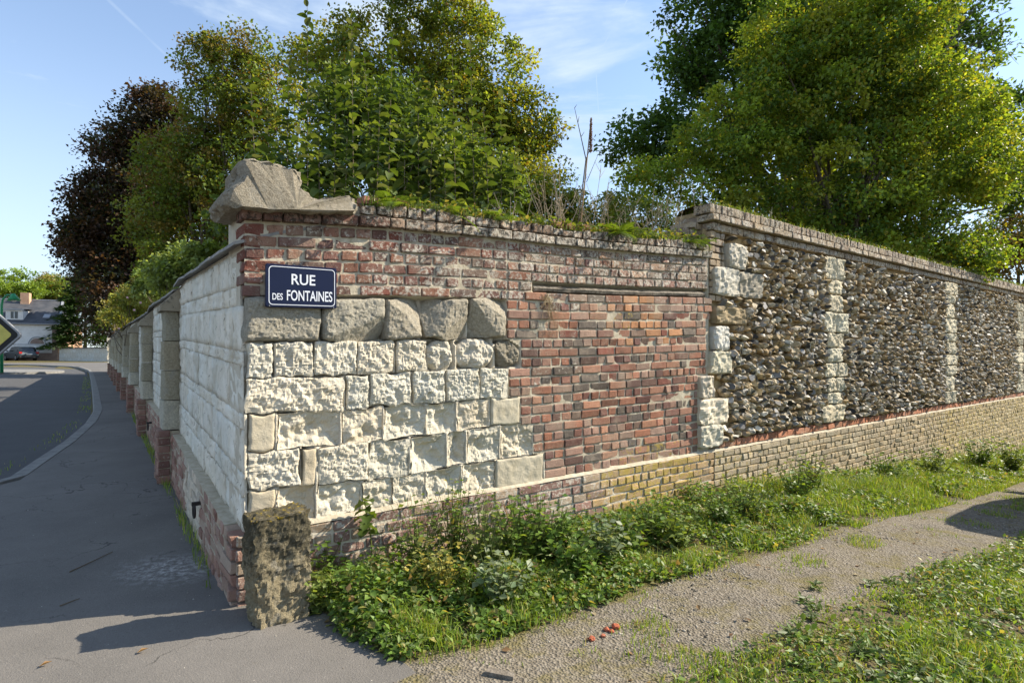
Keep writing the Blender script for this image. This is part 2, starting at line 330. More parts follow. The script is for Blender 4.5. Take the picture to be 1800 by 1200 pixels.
# ------------------------------------------------------------------ the setting: ground, pavement, road
VERGE_PX = [(556, 1103), (640, 1135), (700, 1168), (780, 1152), (900, 1120), (1010, 1085), (1130, 1040), (1220, 1010), (1300, 985), (1390, 965), (1480, 930), (1560, 905), (1640, 890), (1720, 868), (1800, 842)]
VERGE = [gpx(*p) for p in VERGE_PX]
ve_s = np.array([st(p[0], p[1])[0] for p in VERGE]); ve_t = np.array([st(p[0], p[1])[1] for p in VERGE])
LAWN_PX = [(1130, 1235), (1245, 1168), (1310, 1150), (1370, 1128), (1430, 1090), (1500, 1062), (1560, 1032), (1630, 1002), (1700, 985), (1800, 950)]
LAWN = [gpx(*p) for p in LAWN_PX]
la_s = np.array([st(p[0], p[1])[0] for p in LAWN]); la_t = np.array([st(p[0], p[1])[1] for p in LAWN])
o1, o2 = np.argsort(ve_s), np.argsort(la_s)
def verge_t(s): return np.interp(s, ve_s[o1], ve_t[o1], right=ve_t[o1][-1]-.1)
def lawn_t(s): return np.interp(s, la_s[o2], la_t[o2], left=-9, right=la_t[o2][-1])
KERB = [(-9.0, -8.0), (-5.2, -1.0), (-3.6, 1.6)] + [tuple(st(*gpx(*p)[:2])) for p in ((0, 848), (60, 808), (110, 776), (150, 742), (163, 722), (161, 686), (158, 664), (155, 651))] + [(-1.6, 44), (-4.5, 52), (-12, 60)]
kt = np.array([k[1] for k in KERB]); ks = np.array([k[0] for k in KERB])
def kerb_s(t): return np.interp(t, kt, ks)
def grid_sheet(name, ss, ts, zfun, mat, colfun=None, kind='structure'):
    Sg, Tg = np.meshgrid(ss, ts); s, t = Sg.ravel(), Tg.ravel(); x = C0[0]+s*D[0]+t*T[0]; y = C0[1]+s*D[1]+t*T[1]
    V = np.stack([x, y, zfun(x, y, s, t)], 1); a, b = len(ss), len(ts)
    i = np.arange(a*b).reshape(b, a); Fq = np.stack([i[:-1, :-1].ravel(), i[:-1, 1:].ravel(), i[1:, 1:].ravel(), i[1:, :-1].ravel()], 1)
    return mesh(name, V, Fq, mat, None, colfun(s, t) if colfun else None, smooth=True, kind=kind, recenter=False)
def ground_z(x, y, s, t):
    left = np.clip((kerb_s(t)+.3-s)/.25, 0, 1)
    under = np.where((s < .05) & (t > -8), 1., 0.)
    r = .018*fbm(np.stack([x, y, 0*x], 1), 2.2, 3)*(s > .3)*(t < 0)
    return zg(x, y)-.13*np.maximum(left, 0)-.03*under*(1-left)+r
def ground_col(s, t):
    vt, lt = verge_t(s), lawn_t(s)
    g = np.maximum(np.clip((t-vt)/.25+.5, 0, 1)*(s > .15), np.clip((lt-t)/.3+.5, 0, 1)*(s > .2))
    g = np.where(t > .3, 1, g)
    return np.stack([1-g, g, 0*g], 1)
ss = np.concatenate([-np.geomspace(600, 4, 26), np.linspace(-3.8, 0, 16), np.linspace(.06, 9, 150), np.linspace(9.1, 20, 70), np.geomspace(20.5, 700, 26)])
ts = np.concatenate([-np.geomspace(500, 7, 18), np.linspace(-6.8, .4, 130), np.linspace(.8, 40, 40), np.geomspace(42, 900, 26)])
grid_sheet('ground', ss, ts, ground_z, MAT['ground'], ground_col)
# pavement: from the kerb to the street wall, and the apron round the corner
def apron_s(t): return np.interp(t, [-9, -3.2, -2.2, -1.45, -1.05, -.75, -.5, -.3, -.02, 0], [.9, .75, .62, .50, .42, .36, .30, .25, .2, -.02])
tl = np.concatenate([np.linspace(-8, 0, 60), np.linspace(.1, 8, 50), np.linspace(8.3, 34, 60), np.linspace(34.5, 60, 30)])
V = []; F = []; nc = 15
for i, t in enumerate(tl):
    a = kerb_s(t)+.14; b = float(apron_s(t))+.05*float(fbm(np.array([[t, 3., 1.]]), 3, 3)[0])*4*(t < 0) if t < 0 else (-.02 if t < 32 else 9.)
    for j in range(nc):
        s = a+(b-a)*j/(nc-1); x, y = C0+s*D+t*T; V.append((x, y, float(zg(x, y))+.006*min(1, (nc-1-j))))
for i in range(len(tl)-1):
    for j in range(nc-1): q = i*nc+j; F.append((q, q+1, q+nc+1, q+nc))
mesh('pavement', V, F, MAT['pavement_asphalt'], smooth=True, kind='structure', recenter=False)
# kerb stones
kr = bpy.data.objects.new('kerb', None); COL.objects.link(kr); kr['kind'] = 'structure'
t = -6.0; i = 0
while t < 54:
    ln = 1.0 if t < 20 else 2.5
    P4 = []
    for tt in (t+.008, t+ln-.008):
        s0 = float(kerb_s(tt)); dk = float(kerb_s(tt+.05)-kerb_s(tt-.05))/.1; wv = .14*math.sqrt(1+dk*dk)
        P4.append((tt, s0, s0+wv))
    V = []
    for (tt, a, b) in P4:
        for (s, dz) in ((a, -.16), (a, -.012), (a+.02, .010), (b, .012), (b, -.1)):
            x, y = C0+s*D+tt*T; V.append((x, y, float(zg(x, y))+dz))
    mesh('kerb_stone', V, [(0, 1, 6, 5), (1, 2, 7, 6), (2, 3, 8, 7), (3, 4, 9, 8), (0, 4, 3, 2, 1), (5, 6, 7, 8, 9)], MAT['kerb'], kr)
    t += ln
# road sheet, 4 mm above the ground sheet
V = []; F = []
tr = np.concatenate([np.linspace(-10, 34, 90), np.linspace(35, 90, 40)])
for t in tr:
    for j in range(8):
        s = kerb_s(t)+.02-j*(1.15 if t < 40 else 1.15+(t-40)*.12); x, y = C0+s*D+t*T
        V.append((x, y, float(zg(x, y))-.13+.006+.05*min(j, 3)/3))
for i in range(len(tr)-1):
    for j in range(7): q = i*8+j; F.append((q, q+8, q+9, q+1))
mesh('road', V, F, MAT['road_asphalt'], smooth=True, kind='structure', recenter=False)
# pavement island across the road with its kerb
ic = gpx(-30, 652); V = []; n = 28
for r, dz in ((1.0, -.05), (1.0, .055), (.93, .07), (0, .075)):
    for k in range(n):
        th = 2*math.pi*k/n; x, y = ic[0]+r*3.6*math.cos(th), ic[1]+r*2.6*math.sin(th); V.append((x, y, float(zg(x, y))-.05+dz))
F = [(a*n+k, a*n+(k+1) % n, (a+1)*n+(k+1) % n, (a+1)*n+k) for a in range(3) for k in range(n)]
mesh('traffic_island', V, F, MAT['kerb'], kind='structure')
bpy_road_line = None

# ------------------------------------------------------------------ bricks
REDS = [(.155, .060, .046), (.120, .062, .055), (.175, .085, .060), (.095, .058, .050), (.20, .110, .080), (.15, .075, .062)]
def brick_piece(fr, a0, a1, zb0, zb1, zt0, zt1, n0, depth=.085, jit=.0035, bev=.0045):
    """a0,a1 ends; zb/zt bottom and top heights at both ends; n0 face"""
    NU, NV = 5, 4; V = []; eb = min(.2, .006/max(a1-a0, .02)); us = [0, eb, .5+random.uniform(-.15, .15), 1-eb, 1]; vvs = [0, .10, .90, 1]
    tilt = random.gauss(0, .003); tilt2 = random.gauss(0, .003)
    for j, v in enumerate(vvs):
        for i, u in enumerate(us):
            eu, ev = i in (0, NU-1), j in (0, NV-1)
            a = a0+(a1-a0)*u; zb = zb0+(zb1-zb0)*u; zt = zt0+(zt1-zt0)*u; z = zb+(zt-zb)*v
            n = n0+tilt*(u-.5)*2+tilt2*(v-.5)*2+random.uniform(-jit, jit)*.5
            if eu or ev: n -= bev
            if eu and ev:
                a += (.003 if i == 0 else -.003)*random.uniform(0, 2.5); z += (.003 if j == 0 else -.003)*random.uniform(0, 2); n -= .002
            V.append(fr(a+random.uniform(-jit, jit)*.7, z+random.uniform(-jit, jit)*.7, n))
    F = [(j*NU+i, j*NU+i+1, (j+1)*NU+i+1, (j+1)*NU+i) for j in range(NV-1) for i in range(NU-1)]
    loop = [i for i in range(NU)]+[j*NU+NU-1 for j in range(1, NV)]+[(NV-1)*NU+i for i in range(NU-2, -1, -1)]+[j*NU for j in range(NV-2, 0, -1)]
    b0 = len(V)
    for li in loop:
        j, i = divmod(li, NU); u, v = us[i], vvs[j]
        a = a0+(a1-a0)*u; zb = zb0+(zb1-zb0)*u; zt = zt0+(zt1-zt0)*u; V.append(fr(a, zb+(zt-zb)*v, n0-depth))
    L = len(loop)
    for k in range(L): F.append((loop[k], b0+k, b0+(k+1) % L, loop[(k+1) % L]))
    return V, F
class Bricks:
    """gathers the bricks of one wall; the 300 that show largest become parts, the rest one part"""
    def __init__(s): s.items = []
    def add(s, V, F, col, wr):
        V = np.asarray(V); c = V.mean(0); e = V.max(0)-V.min(0)
        size = math.hypot(e[0], e[1])*e[2]/max(c[1], .5)**2
        if abs(c[0]/max(c[1], .1)) > .97: size *= .2
        s.items.append((size, V, F, col, wr))
    def build(s, parent, name='brick', rest='brickwork', mat='brick', limit=300, smooth=False):
        s.items.sort(key=lambda q: -q[0]); mb = MB()
        for i, (z, V, F, c, r) in enumerate(s.items):
            if i < limit: mesh(name, V, F, MAT[mat], parent, c, r, smooth)
            else: mb.add(V, F, c, r)
        if mb.n: mb.build(rest, MAT[mat], parent, smooth, 'stuff')
def course(B, fr, a0, a1, zb, zt, n0, kind, colf, wrf, gap=.0125, first=None, **kw):
    """one course of bricks between a0 and a1; zb, zt: functions of a"""
    a = a0; first = True
    while a < a1-.03:
        if kind == 'S': ln = .222 if random.random() < .85 else .108
        elif kind == 'H': ln = .108 if random.random() < .9 else .222
        else: ln = random.choice((.222, .222, .108, .108, .16))
        ln *= random.uniform(.95, 1.05)
        if first: ln *= random.choice((1, .5, .75)) if kind == 'S' else 1; first = False
        b = min(a+ln, a1)
        if a1-b < .05: b = a1
        g = gap*random.uniform(.7, 1.3); h = .0068
        V, F = brick_piece(fr, a+g/2, b-g/2, zb(a)+h, zb(b)+h, zt(a)-h, zt(b)-h, n0+random.gauss(0, .0035), **kw)
        mid = (a+b)/2; zm = (zb(mid)+zt(mid))/2
        B.add(V, F, colf(mid, zm), wrf(mid, zm)); a = b
def jitter(c, k=.2):
    f = random.uniform(1-k, 1+k); h = random.uniform(-.03, .03); return (c[0]*f*(1+h), c[1]*f, c[2]*f*(1-h))
def hp(a, b, x): return max(0., min(1., (x-a)/(b-a)))

# ------------------------------------------------------------------ corner wall of brick and white stone
wall = empty('corner_wall', W(0, 0, 0), 'brick and rough white stone wall at the street corner with a bricked-up patch', 'wall')
B1 = Bricks()
ROWS = [[(430, 522), (890, 524)], [(430, 603), (560, 601), (680, 598), (745, 597), (890, 594), (916, 598)], [(432, 666), (605, 660), (695, 655), (783, 650), (916, 644)],
        [(432, 728), (605, 722), (650, 715), (783, 707), (915, 697)], [(432, 795), (600, 782), (750, 765), (860, 750), (937, 742)],
        [(432, 862), (560, 851), (650, 845), (750, 828), (830, 812), (957, 797)], [(432, 936), (545, 914), (958, 848)]]
def row_y(r, x): return float(np.interp(x, [p[0] for p in ROWS[r]], [p[1] for p in ROWS[r]]))
STONES = [[(430, 565), (567, 679), (677, 744), (746, 824), (826, 889)],
          [(432, 478), (480, 550), (552, 628), (630, 694), (697, 750), (753, 800), (806, 868), (873, 914)],
          [(432, 605), (608, 648), (652, 723), (726, 782), (785, 842), (845, 894)],
          [(436, 483), (487, 598), (601, 671), (675, 747), (751, 802), (804, 859), (863, 914)],
          [(436, 528), (530, 555), (557, 646), (650, 720), (723, 784), (786, 818), (822, 877), (881, 936)],
          [(436, 484), (488, 554), (557, 634), (637, 688), (691, 747), (750, 810), (813, 869), (871, 955)]]
edge_px = [890, 915, 894, 914, 936, 956]
def stone_right(s_unused, k):          # right end (s) of the stone field on brick course k
    for r in range(6):
        x = edge_px[r]; s = S(x); kt_, kb_ = kf(s, Zw(x, row_y(r, x))), kf(s, Zw(x, row_y(r+1, x)))
        if k+.5 <= kt_ and k+.5 >= kb_: return s
    return S(956) if k < 3 else S(890)
JOINTS = []
def stone_piece(px0, px1, r, style, depth=.13):
    s0, s1 = S(px0), S(px1)
    zt0, zt1 = Zw(px0, row_y(r, px0)), Zw(px1, row_y(r, px1)); zb0, zb1 = Zw(px0, row_y(r+1, px0)), Zw(px1, row_y(r+1, px1))
    g = .0035; nu = max(12, int((s1-s0)/.0085)); nv = max(12, int((zt0-zb0)/.0085)); U, Vv = np.meshgrid(np.linspace(0, 1, nu), np.linspace(0, 1, nv)); u, v = U.ravel(), Vv.ravel()
    s = s0+g+(s1-s0-2*g)*u; zb = zb0+(zb1-zb0)*u+g; zt = zt0+(zt1-zt0)*u-g; z = zb+(zt-zb)*v
    P = np.stack([s, z, np.full_like(s, px0*.37)], 1); e = np.minimum(np.minimum(u*(s1-s0), (1-u)*(s1-s0)), np.minimum(v, 1-v)*(zt0-zb0))
    w1 = fbm(P, 7, 3)*1.9; w2 = fbm(P+9, 26, 4)*2.0; w3 = np.abs(fbm(P+21, 40, 3))*2; ridged = np.abs(fbm(P+4, 11, 3))*1.7
    if style == 'rough': n = .012+.016*w1+.016*w2-.020*w3-.008*fbm(P+31, 90, 2)-.008*np.exp(-e/.0035)
    elif style == 'smooth': n = .006+.006*w1+.005*w2-.010*np.exp(-e/.004)
    elif style == 'grey': n = .028+.012*w1+.008*w2-.012*w3-.03*np.exp(-e/.008)
    elif style == 'knob':
        rr = np.sqrt(((u-.5)*2)**2+((v-.5)*2)**2); n = .05*np.sqrt(np.clip(1-rr**2*.62, 0, 1))+.045*w1+.022*w2-.02*w3-.035-.06*np.clip(rr-.85, 0, 1)
    else: cd_ = random.uniform(.015, .062); n = -.004-cd_*np.clip(e/.08, 0, 1)**.8+.035*np.clip(w1+.15, -.3, 1)*np.clip(e/.05, .2, 1)+.05*ridged*np.clip(e/.05, 0, 1)+.012*w2-.014*w3
    if style in ('grey', 'rough', 'knob') and not (style == 'grey' and px0 < 500):
        for _ in range(2 if style == 'grey' else 3):
            au, av = random.choice((u, 1-u)), random.choice((1-v, 1-v, v)); ca = random.uniform(.5, 1.1); n = np.minimum(n, .035-(.19 if style == 'grey' else .055)*np.clip(au*ca+av*(1.5-ca)-random.uniform(.75, 1.05), 0, 1)+.006*w2-.006*w3)
    # uneven outline
    ez = .030*fbm(np.stack([s*1.0, z*0+px0, z*0], 1), 10, 3); z = z+ez*(np.abs(v-.5)*2)**3; s = s+.030*fbm(np.stack([z, s*0+px0, s*0], 1), 10, 3)*(np.abs(u-.5)*2)**3
    if style == 'knob' or (style == 'grey' and px0 > 560):
        cr = .30 if style == 'knob' else .06; cx, cz = (s0+s1)/2, (zt0+zb0)/2
        q = np.clip((np.abs(u-.5)*2)**4*(np.abs(v-.5)*2)**4, 0, 1); s = s+(cx-s)*q*cr; z = z+(cz-z)*q*cr
    V = [W(a, b, c) for a, b, c in zip(s, z, n)]
    F = [(j*nu+i, j*nu+i+1, (j+1)*nu+i+1, (j+1)*nu+i) for j in range(nv-1) for i in range(nu-1)]
    loop = list(range(nu))+[j*nu+nu-1 for j in range(1, nv)]+[(nv-1)*nu+i for i in range(nu-2, -1, -1)]+[j*nu for j in range(nv-2, 0, -1)]
    b0 = len(V); V += [W(s[i], z[i], -depth) for i in loop]; L = len(loop)
    F += [(loop[k], b0+k, b0+(k+1) % L, loop[(k+1) % L]) for k in range(L)]
    JOINTS.append((s0, s1, zb0, zb1, zt0, zt1, style))
    return V, F
for r, row in enumerate(STONES):
    for i, (a, b) in enumerate(row):
        if r == 0: style, col, wr_ = 'grey', jitter((.31, .285, .235), .10), (.30, 0, 0)
        elif r == 1 and i >= 5: style, col, wr_ = 'knob', jitter((.50, .47, .40) if i != 7 else (.33, .30, .24), .06), (.12, 0, 0)
        elif r in (1, 2): style, col, wr_ = 'rough', jitter((.57, .535, .45), .07), (.10, 0, 0)
        elif (r, i) in ((3, 0), (3, 6), (4, 1), (5, 0), (5, 7)): style, col, wr_ = 'smooth', jitter((.52, .46, .35), .05), (.05, 0, 0)
        elif (r, i) in ((4, 0), (4, 2)): style, col, wr_ = 'rough', jitter((.57, .53, .44), .06), (.05, 0, 0)
        else: style, col, wr_ = 'concave', jitter((.56, .515, .42), .07), (.05, 0, 0)
        V, F = stone_piece(a, b, r, style); mesh('stone_block', V, F, MAT['old_stone' if style == 'grey' or (r, i) == (1, 7) else 'limestone'], wall, tuple(1.55*q for q in col) if style == 'grey' else col, (.10, .02, 0) if style == 'grey' else wr_, style == 'smooth')
# bricks of the corner wall
def c1(s, z):
    k = kf(s, z)
    if k > 18.9 and s < 2.0: return jitter(random.choice(REDS), .25)
    if k > 20.3: return jitter(random.choice([(.22, .12, .09), (.19, .10, .085), (.26, .17, .12), (.15, .11, .09)]), .25)
    if k > 14.5 and 2.9 < s < 3.9 and random.random() < .5: return jitter((.33, .17, .09), .15)
    if random.random() < .12: return jitter((.10, .085, .075), .2)
    return jitter(random.choice(REDS+[(.26, .125, .085), (.29, .155, .105), (.24, .145, .115), (.25, .17, .135), (.23, .11, .075), (.18, .125, .10)]*2), .2)
def w1(s, z):
    k = kf(s, z); ye = .75*math.exp(-((s-3.5)/.8)**2-((k-1.2)/2.3)**2)+.7*math.exp(-((s-3.1)/.5)**2-((k-17.2)/1.6)**2)
    if k > 18.9 and s < 2.0: return (.42+.20*hp(.2, 1.0, s)*random.uniform(.4, 1), .04, .62)
    if k > 20.3: return (.60, .14, .78)
    return (.22+.20*(s < 2.6)*random.random()+.25*hp(17, 20, k), ye, .25+.25*random.random()*(s < 2.7))
for k in range(19, 25):
    zb, zt = (lambda a, k=k: float(zf(a, k))), (lambda a, k=k: float(zf(a, k+1)))
    kind = 'SHMHSH'[k-19]
    course(B1, W, 0, 1.83, zb, zt, 0, kind, c1, w1)
    # brick ends turning the corner onto the street side
    tl_ = .11 if k % 2 else .222
    V, F = brick_piece(LW, .004, tl_-.006, float(zf(0, k))+.005, float(zf(0, k))+.005, float(zf(0, k+1))-.005, float(zf(0, k+1))-.005, .003)
    B1.add(V, F, c1(0, float(zf(0, k))), (.35, 0, .3))
for k in range(0, 25):
    zb, zt = (lambda a, k=k: float(zf(a, k))), (lambda a, k=k: float(zf(a, k+1)))
    sl = 1.835 if k >= 19 else stone_right(0, k)+.008
    sr = 4.42 if k > 20 else (4.5 if k > 16 else (4.40 if k > 9 else 4.26))
    if k == 20: sl_l = [(1.835, 2.06)]; course(B1, W, 1.835, 2.08, zb, zt, 0, 'M', c1, w1); continue
    nn0 = 0 if k > 20 or k < 20 else -.02
    kind = 'M' if k > 20 else ('S' if k % 2 else 'H')
    course(B1, W, sl, sr, zb, zt, (.004 if k > 20 else 0.), kind, c1, w1)
# projecting cornice: two courses following the sagging top
course(B1, W, -.03, 4.44, lambda a: float(zc(a))+.002, lambda a: float(zc(a))+.078, .045, 'S', lambda s, z: jitter((.14, .075, .06) if s < .8 else (.24, .18, .14), .2), lambda s, z: (.36+.34*hp(.3, 1.6, s), .12, .90), depth=.14)
course(B1, W, .66, 4.40, lambda a: float(zc(a))+.080, lambda a: float(zc(a))+.155+.012*math.sin(a*7), .028, 'H', lambda s, z: jitter((.25, .17, .12), .25), lambda s, z: (.62, .22, .92), depth=.14, jit=.008)
for s_ in (.70, .92, 1.7, 2.3, 2.45, 2.62):       # odd bricks left of a third course
    V, F = brick_piece(W, s_, s_+.10, float(zc(s_))+.157, float(zc(s_))+.157, float(zc(s_))+.215, float(zc(s_))+.21, -.01, depth=.12, jit=.01)
    B1.add(V, F, jitter((.24, .11, .07)), (.3, 0, .4))
# plinth courses below the ledge
for j in range(0, 9):
    z1 = .385-.0735*j
    course(B1, W, -.05, 4.5, lambda a: z1-.0735, lambda a: z1, .032, 'SHM'[j % 3], lambda s, z: jitter(random.choice([(.19, .11, .095), (.22, .14, .115), (.28, .22, .165), (.17, .105, .09)]) if s < 2.8 else (.34, .24, .13), .2),
           lambda s, z: (.52-.2*hp(2.6, 3.5, s), .88*hp(1.9, 3.1, s)*hp(5.4, 3.9, s), .34), depth=.11)
B1.build(wall)
# mortar bed: one relief sheet; smeared ridges between the stones
sg = np.arange(0.0, 4.46, .0135); kg = np.linspace(-.05, 26.9, 150)
SG, KG = np.meshgrid(sg, kg); s, k = SG.ravel(), KG.ravel(); z = zf(s, k); P = np.stack([s, z, 0*s], 1)
n = -.0085+.004*fbm(P, 45, 3)+.003*fbm(P, 8, 3)
inst = np.zeros(len(s), bool); rid = np.zeros(len(s))
for (s0, s1, zb0, zb1, zt0, zt1, sty) in JOINTS:
    u = (s-s0)/(s1-s0); zb = zb0+(zb1-zb0)*u; zt = zt0+(zt1-zt0)*u
    e = np.minimum(np.minimum(s-s0, s1-s), np.minimum(z-zb, zt-z)); ins = e > .006; inst |= ins & (u > 0) & (u < 1)
smax = np.array([stone_right(0, kk) for kk in np.clip(k, 0, 24)]) if False else np.interp(k, np.arange(0, 20), [stone_right(0, kk) for kk in range(20)])
infield = (k < 19.05) & (s < smax+.01) & (k > -.2)
zrow3 = np.interp(s, [S(432), S(600), S(750), S(915)], [Zw(432, 728), Zw(600, 722), Zw(750, 708), Zw(915, 697)])
n = np.where(infield, np.where(z < zrow3, -.004, np.where(k > 14.5, -.05, -.020))+.03*fbm(P+5, 14, 4)*np.where(z < zrow3, 1, .6), n)
n = np.where(infield & inst, np.minimum(n, -.11), n)
n = np.where((k > 19.95) & (k < 21.02) & (s > 2.08) & (s < 4.43), -.10, n)          # recess of the old lintel
V = np.stack([C0[0]+s*D[0]+n*Nn[0], C0[1]+s*D[1]+n*Nn[1], z], 1); a, b = len(sg), len(kg); I = np.arange(a*b).reshape(b, a)
Fq = np.stack([I[:-1, :-1].ravel(), I[:-1, 1:].ravel(), I[1:, 1:].ravel(), I[1:, :-1].ravel()], 1)
fin = infield.reshape(b, a)[:-1, :-1].ravel()
mo = mesh('mortar', V, Fq[~fin], MAT['mortar'], wall, smooth=True)
mesh('lime_mortar', V, Fq[fin], MAT['lime_mortar'], wall, smooth=True)
mb = MB(); mb.add(box_pts(W, .002, 4.46, -.4, 2.20, -.45, -.125), BOXF); mb.add(box_pts(W, .002, 4.46, -.5, .37, -.12, .022), BOXF)
for s_ in np.arange(0.0, 4.4, .25): mb.add([W(s_+a_, float(zc(s_+a_))+z_, n_) for n_ in (-.46, -.03) for z_ in (-.15, .12) for a_ in (0, .26)], BOXF)
mb.build('rubble_core', MAT['lime_mortar'], wall)
lv = []                                                 # sloping mortar ledge on the plinth
sl_ = np.linspace(.0, 4.5, 90)
for q in sl_:
    w_ = .004*float(fbm(np.array([[q, 0, 0]]), 9, 3)[0])*4; lv += [W(q, .410+w_, -.01), W(q, .400+w_, .016), W(q, .384+w_*.6, .029)]
mesh('mortar_ledge', lv, [(i*3+j, i*3+j+1, i*3+j+4, i*3+j+3) for i in range(89) for j in range(2)], MAT['mortar'], wall, smooth=True)
# rotten oak lintel
lb = []
for q in np.linspace(0, 1, 24):
    s_ = 2.10+2.3*q; z0 = float(zf(s_, 20.02))+.006; z1 = float(zf(s_, 20.75))-.004; f = float(fbm(np.array([[s_, 1., 2.]]), 8, 3)[0])
    lb += [W(s_, z0+.01*f, -.09), W(s_, z0+.012*f, -.012+.02*f), W(s_, (z0+z1)/2, -.004+.03*f), W(s_, z1-.02*abs(f), -.022+.02*f), W(s_, z1, -.09)]
mesh('oak_lintel', lb, [(i*5+j, i*5+5+j, i*5+6+j, i*5+1+j) for i in range(23) for j in range(4)]+[(0, 1, 2, 3, 4), (119, 118, 117, 116, 115)], MAT['timber'], wall)
# weathered corner capstone: moulded profile run along the wall, rough
prof_c = [(-.08, -.03), (-.115, .0), (-.12, .045), (-.095, .08), (-.05, .115), (-.03, .16), (-.032, .243), (-.02, .252), (.1, .252), (.2, .245), (.28, .228), (.297, .19), (.29, .145), (.33, .115), (.40, .10), (.48, .112), (.58, .140), (.632, .146), (.648, .10), (.632, .050), (.3, .0)]
V = []; F = []; NPc = 110; ND = 34
pc = np.array(prof_c+[prof_c[0]]); dl = np.r_[0, np.cumsum(np.hypot(*np.diff(pc, axis=0).T))]; tt = np.linspace(0, dl[-1], NPc, endpoint=False)
px_, pz_ = np.interp(tt, dl, pc[:, 0]), np.interp(tt, dl, pc[:, 1])
for j in range(ND):
    v = j/(ND-1); nn_ = .115-.50*v; shr = 1-.10*math.exp(-v/.05)-.10*math.exp(-(1-v)/.05)
    for i in range(NPc):
        up_ = max(0, pz_[i]-.02)/.27; nadd = -.03*up_**.8*(1-v)*(1 if v < .5 else 0)
        cxp = .22; s_ = cxp+(px_[i]-cxp)*shr; z_ = 2.215+pz_[i]*(.96 if j in (0, ND-1) else 1); p = np.array([[s_, z_, nn_]])
        d = .030*float(fbm(p, 8, 3)[0])+.040*float(fbm(p, 30, 4)[0])-.06*abs(float(fbm(p+5, 14, 3)[0])); V.append(W(s_+d, z_+d*.8, nn_+nadd+d))
for j in range(ND-1):
    for i in range(NPc): F.append((j*NPc+i, j*NPc+(i+1) % NPc, (j+1)*NPc+(i+1) % NPc, (j+1)*NPc+i))
F += [tuple(range(NPc-1, -1, -1)), tuple((ND-1)*NPc+i for i in range(NPc))]
cs = mesh('capstone', V, F, MAT['old_stone'], None, (.40, .36, .29), (.60, .22, 0), False)
tag(cs, 'weathered moulded stone cap on the brick corner above the blue street sign', 'capstone')

# ------------------------------------------------------------------ flint wall beyond
fw = empty('flint_wall', W(4.46, 0, 0), 'long knapped flint wall with pale stone piers, brick plinth and brick coping', 'wall')
S_END = 21.0
def zu(s): return 2.70+.012*(s-4.6)                       # underside of its cornice
B2 = Bricks()
crust = lambda s, z: (.58, .14, .78)
greyb = lambda s, z: jitter(random.choice([(.27, .22, .16), (.23, .18, .14), (.30, .24, .17)]), .2)
course(B2, W, 4.46, S_END, lambda a: float(zu(a)), lambda a: float(zu(a))+.085, .03, 'S', greyb, crust, depth=.15)
course(B2, W, 4.40, S_END, lambda a: float(zu(a))+.087, lambda a: float(zu(a))+.165, .085, 'S', greyb, crust, depth=.2)
course(B2, W, 4.38, S_END, lambda a: float(zu(a))+.167, lambda a: float(zu(a))+.270, .06, 'H', greyb, lambda s, z: (.55, .22, .85), depth=.2, jit=.008)
for r_ in range(5):                                       # broken brick stub where the tall wall begins
    course(B2, W, 4.10+.09*r_+random.uniform(-.04, .04), 4.47, lambda a: 2.56+.078*r_, lambda a: 2.635+.078*r_, -.13+.012*r_, 'H', greyb, lambda s, z: (.45, .1, .6), depth=.25, jit=.012)
for r_ in range(-4, 10):                                  # brick edge beside the quoin stones
    z1 = 2.70-.074*r_
    if r_ < 0: continue
    course(B2, W, 4.46, 4.74, lambda a: z1-.074, lambda a: z1, .004, 'H', greyb, lambda s, z: (.45, .1, .35), depth=.1)
for j in range(0, 19):
    z1 = .385-.0735*j
    s0 = 4.5
    # plinth, its foot following the falling ground
    s_from = 4.5 if z1 > -.25 else float(np.interp(-z1, [.25, .85, 1.1], [8, 15, 20]))-2.5
    course(B2, W, max(4.5, s_from), S_END, lambda a: z1-.0735, lambda a: z1, .032, 'SHM'[j % 3], lambda s, z: jitter(random.choice([(.33, .29, .21), (.29, .25, .18), (.36, .30, .20)]), .15),
           lambda s, z: (.40, .38+.42*hp(8.5, 12, s)+.3*hp(6.5, 4.6, s), .34), depth=.11)
course(B2, W, 4.62, S_END, lambda a: .405, lambda a: .49, .012, 'S', lambda s, z: jitter((.34, .15, .09), .2), lambda s, z: (.35, .05, .1), depth=.1)
B2.build(fw)
lv = []; sl_ = np.linspace(4.5, S_END, 160)
for q in sl_:
    w_ = .012*float(fbm(np.array([[q, 0, 0]]), 5, 3)[0]); lv += [W(q, .412+w_, -.01), W(q, .402+w_, .016), W(q, .385+w_*.6, .029)]
mesh('mortar_ledge', lv, [(i*3+j, i*3+j+1, i*3+j+4, i*3+j+3) for i in range(159) for j in range(2)], MAT['mortar'], fw, smooth=True)
sg = np.arange(4.40, S_END, .05); zz = np.linspace(.38, 1, 46)
SG, ZZ = np.meshgrid(sg, zz); s, v = SG.ravel(), ZZ.ravel(); z = .39+(zu(s)+.02-.39)*(v-.38)/.62; n = -.042+.03*fbm(np.stack([s, z, 0*s], 1), 9, 3)
V = np.stack([C0[0]+s*D[0]+n*Nn[0], C0[1]+s*D[1]+n*Nn[1], z], 1); a, b = len(sg), len(zz); I = np.arange(a*b).reshape(b, a)
mesh('mortar', V, np.stack([I[:-1, :-1].ravel(), I[:-1, 1:].ravel(), I[1:, 1:].ravel(), I[1:, :-1].ravel()], 1), MAT['flint_mortar'], fw, smooth=True)
mb = MB(); mb.add(box_pts(W, 4.462, S_END, -1.6, 2.72, -.46, -.09), BOXF); mb.add(box_pts(W, 4.51, S_END, -1.6, .37, -.06, .022), BOXF)
mb.add([W(q, z_+.012*(q-4.6), n_) for n_ in (-.46, .0) for z_ in (2.70, 2.93) for q in (4.5, S_END)], BOXF)
mb.build('rubble_core', MAT['flint_mortar'], fw)
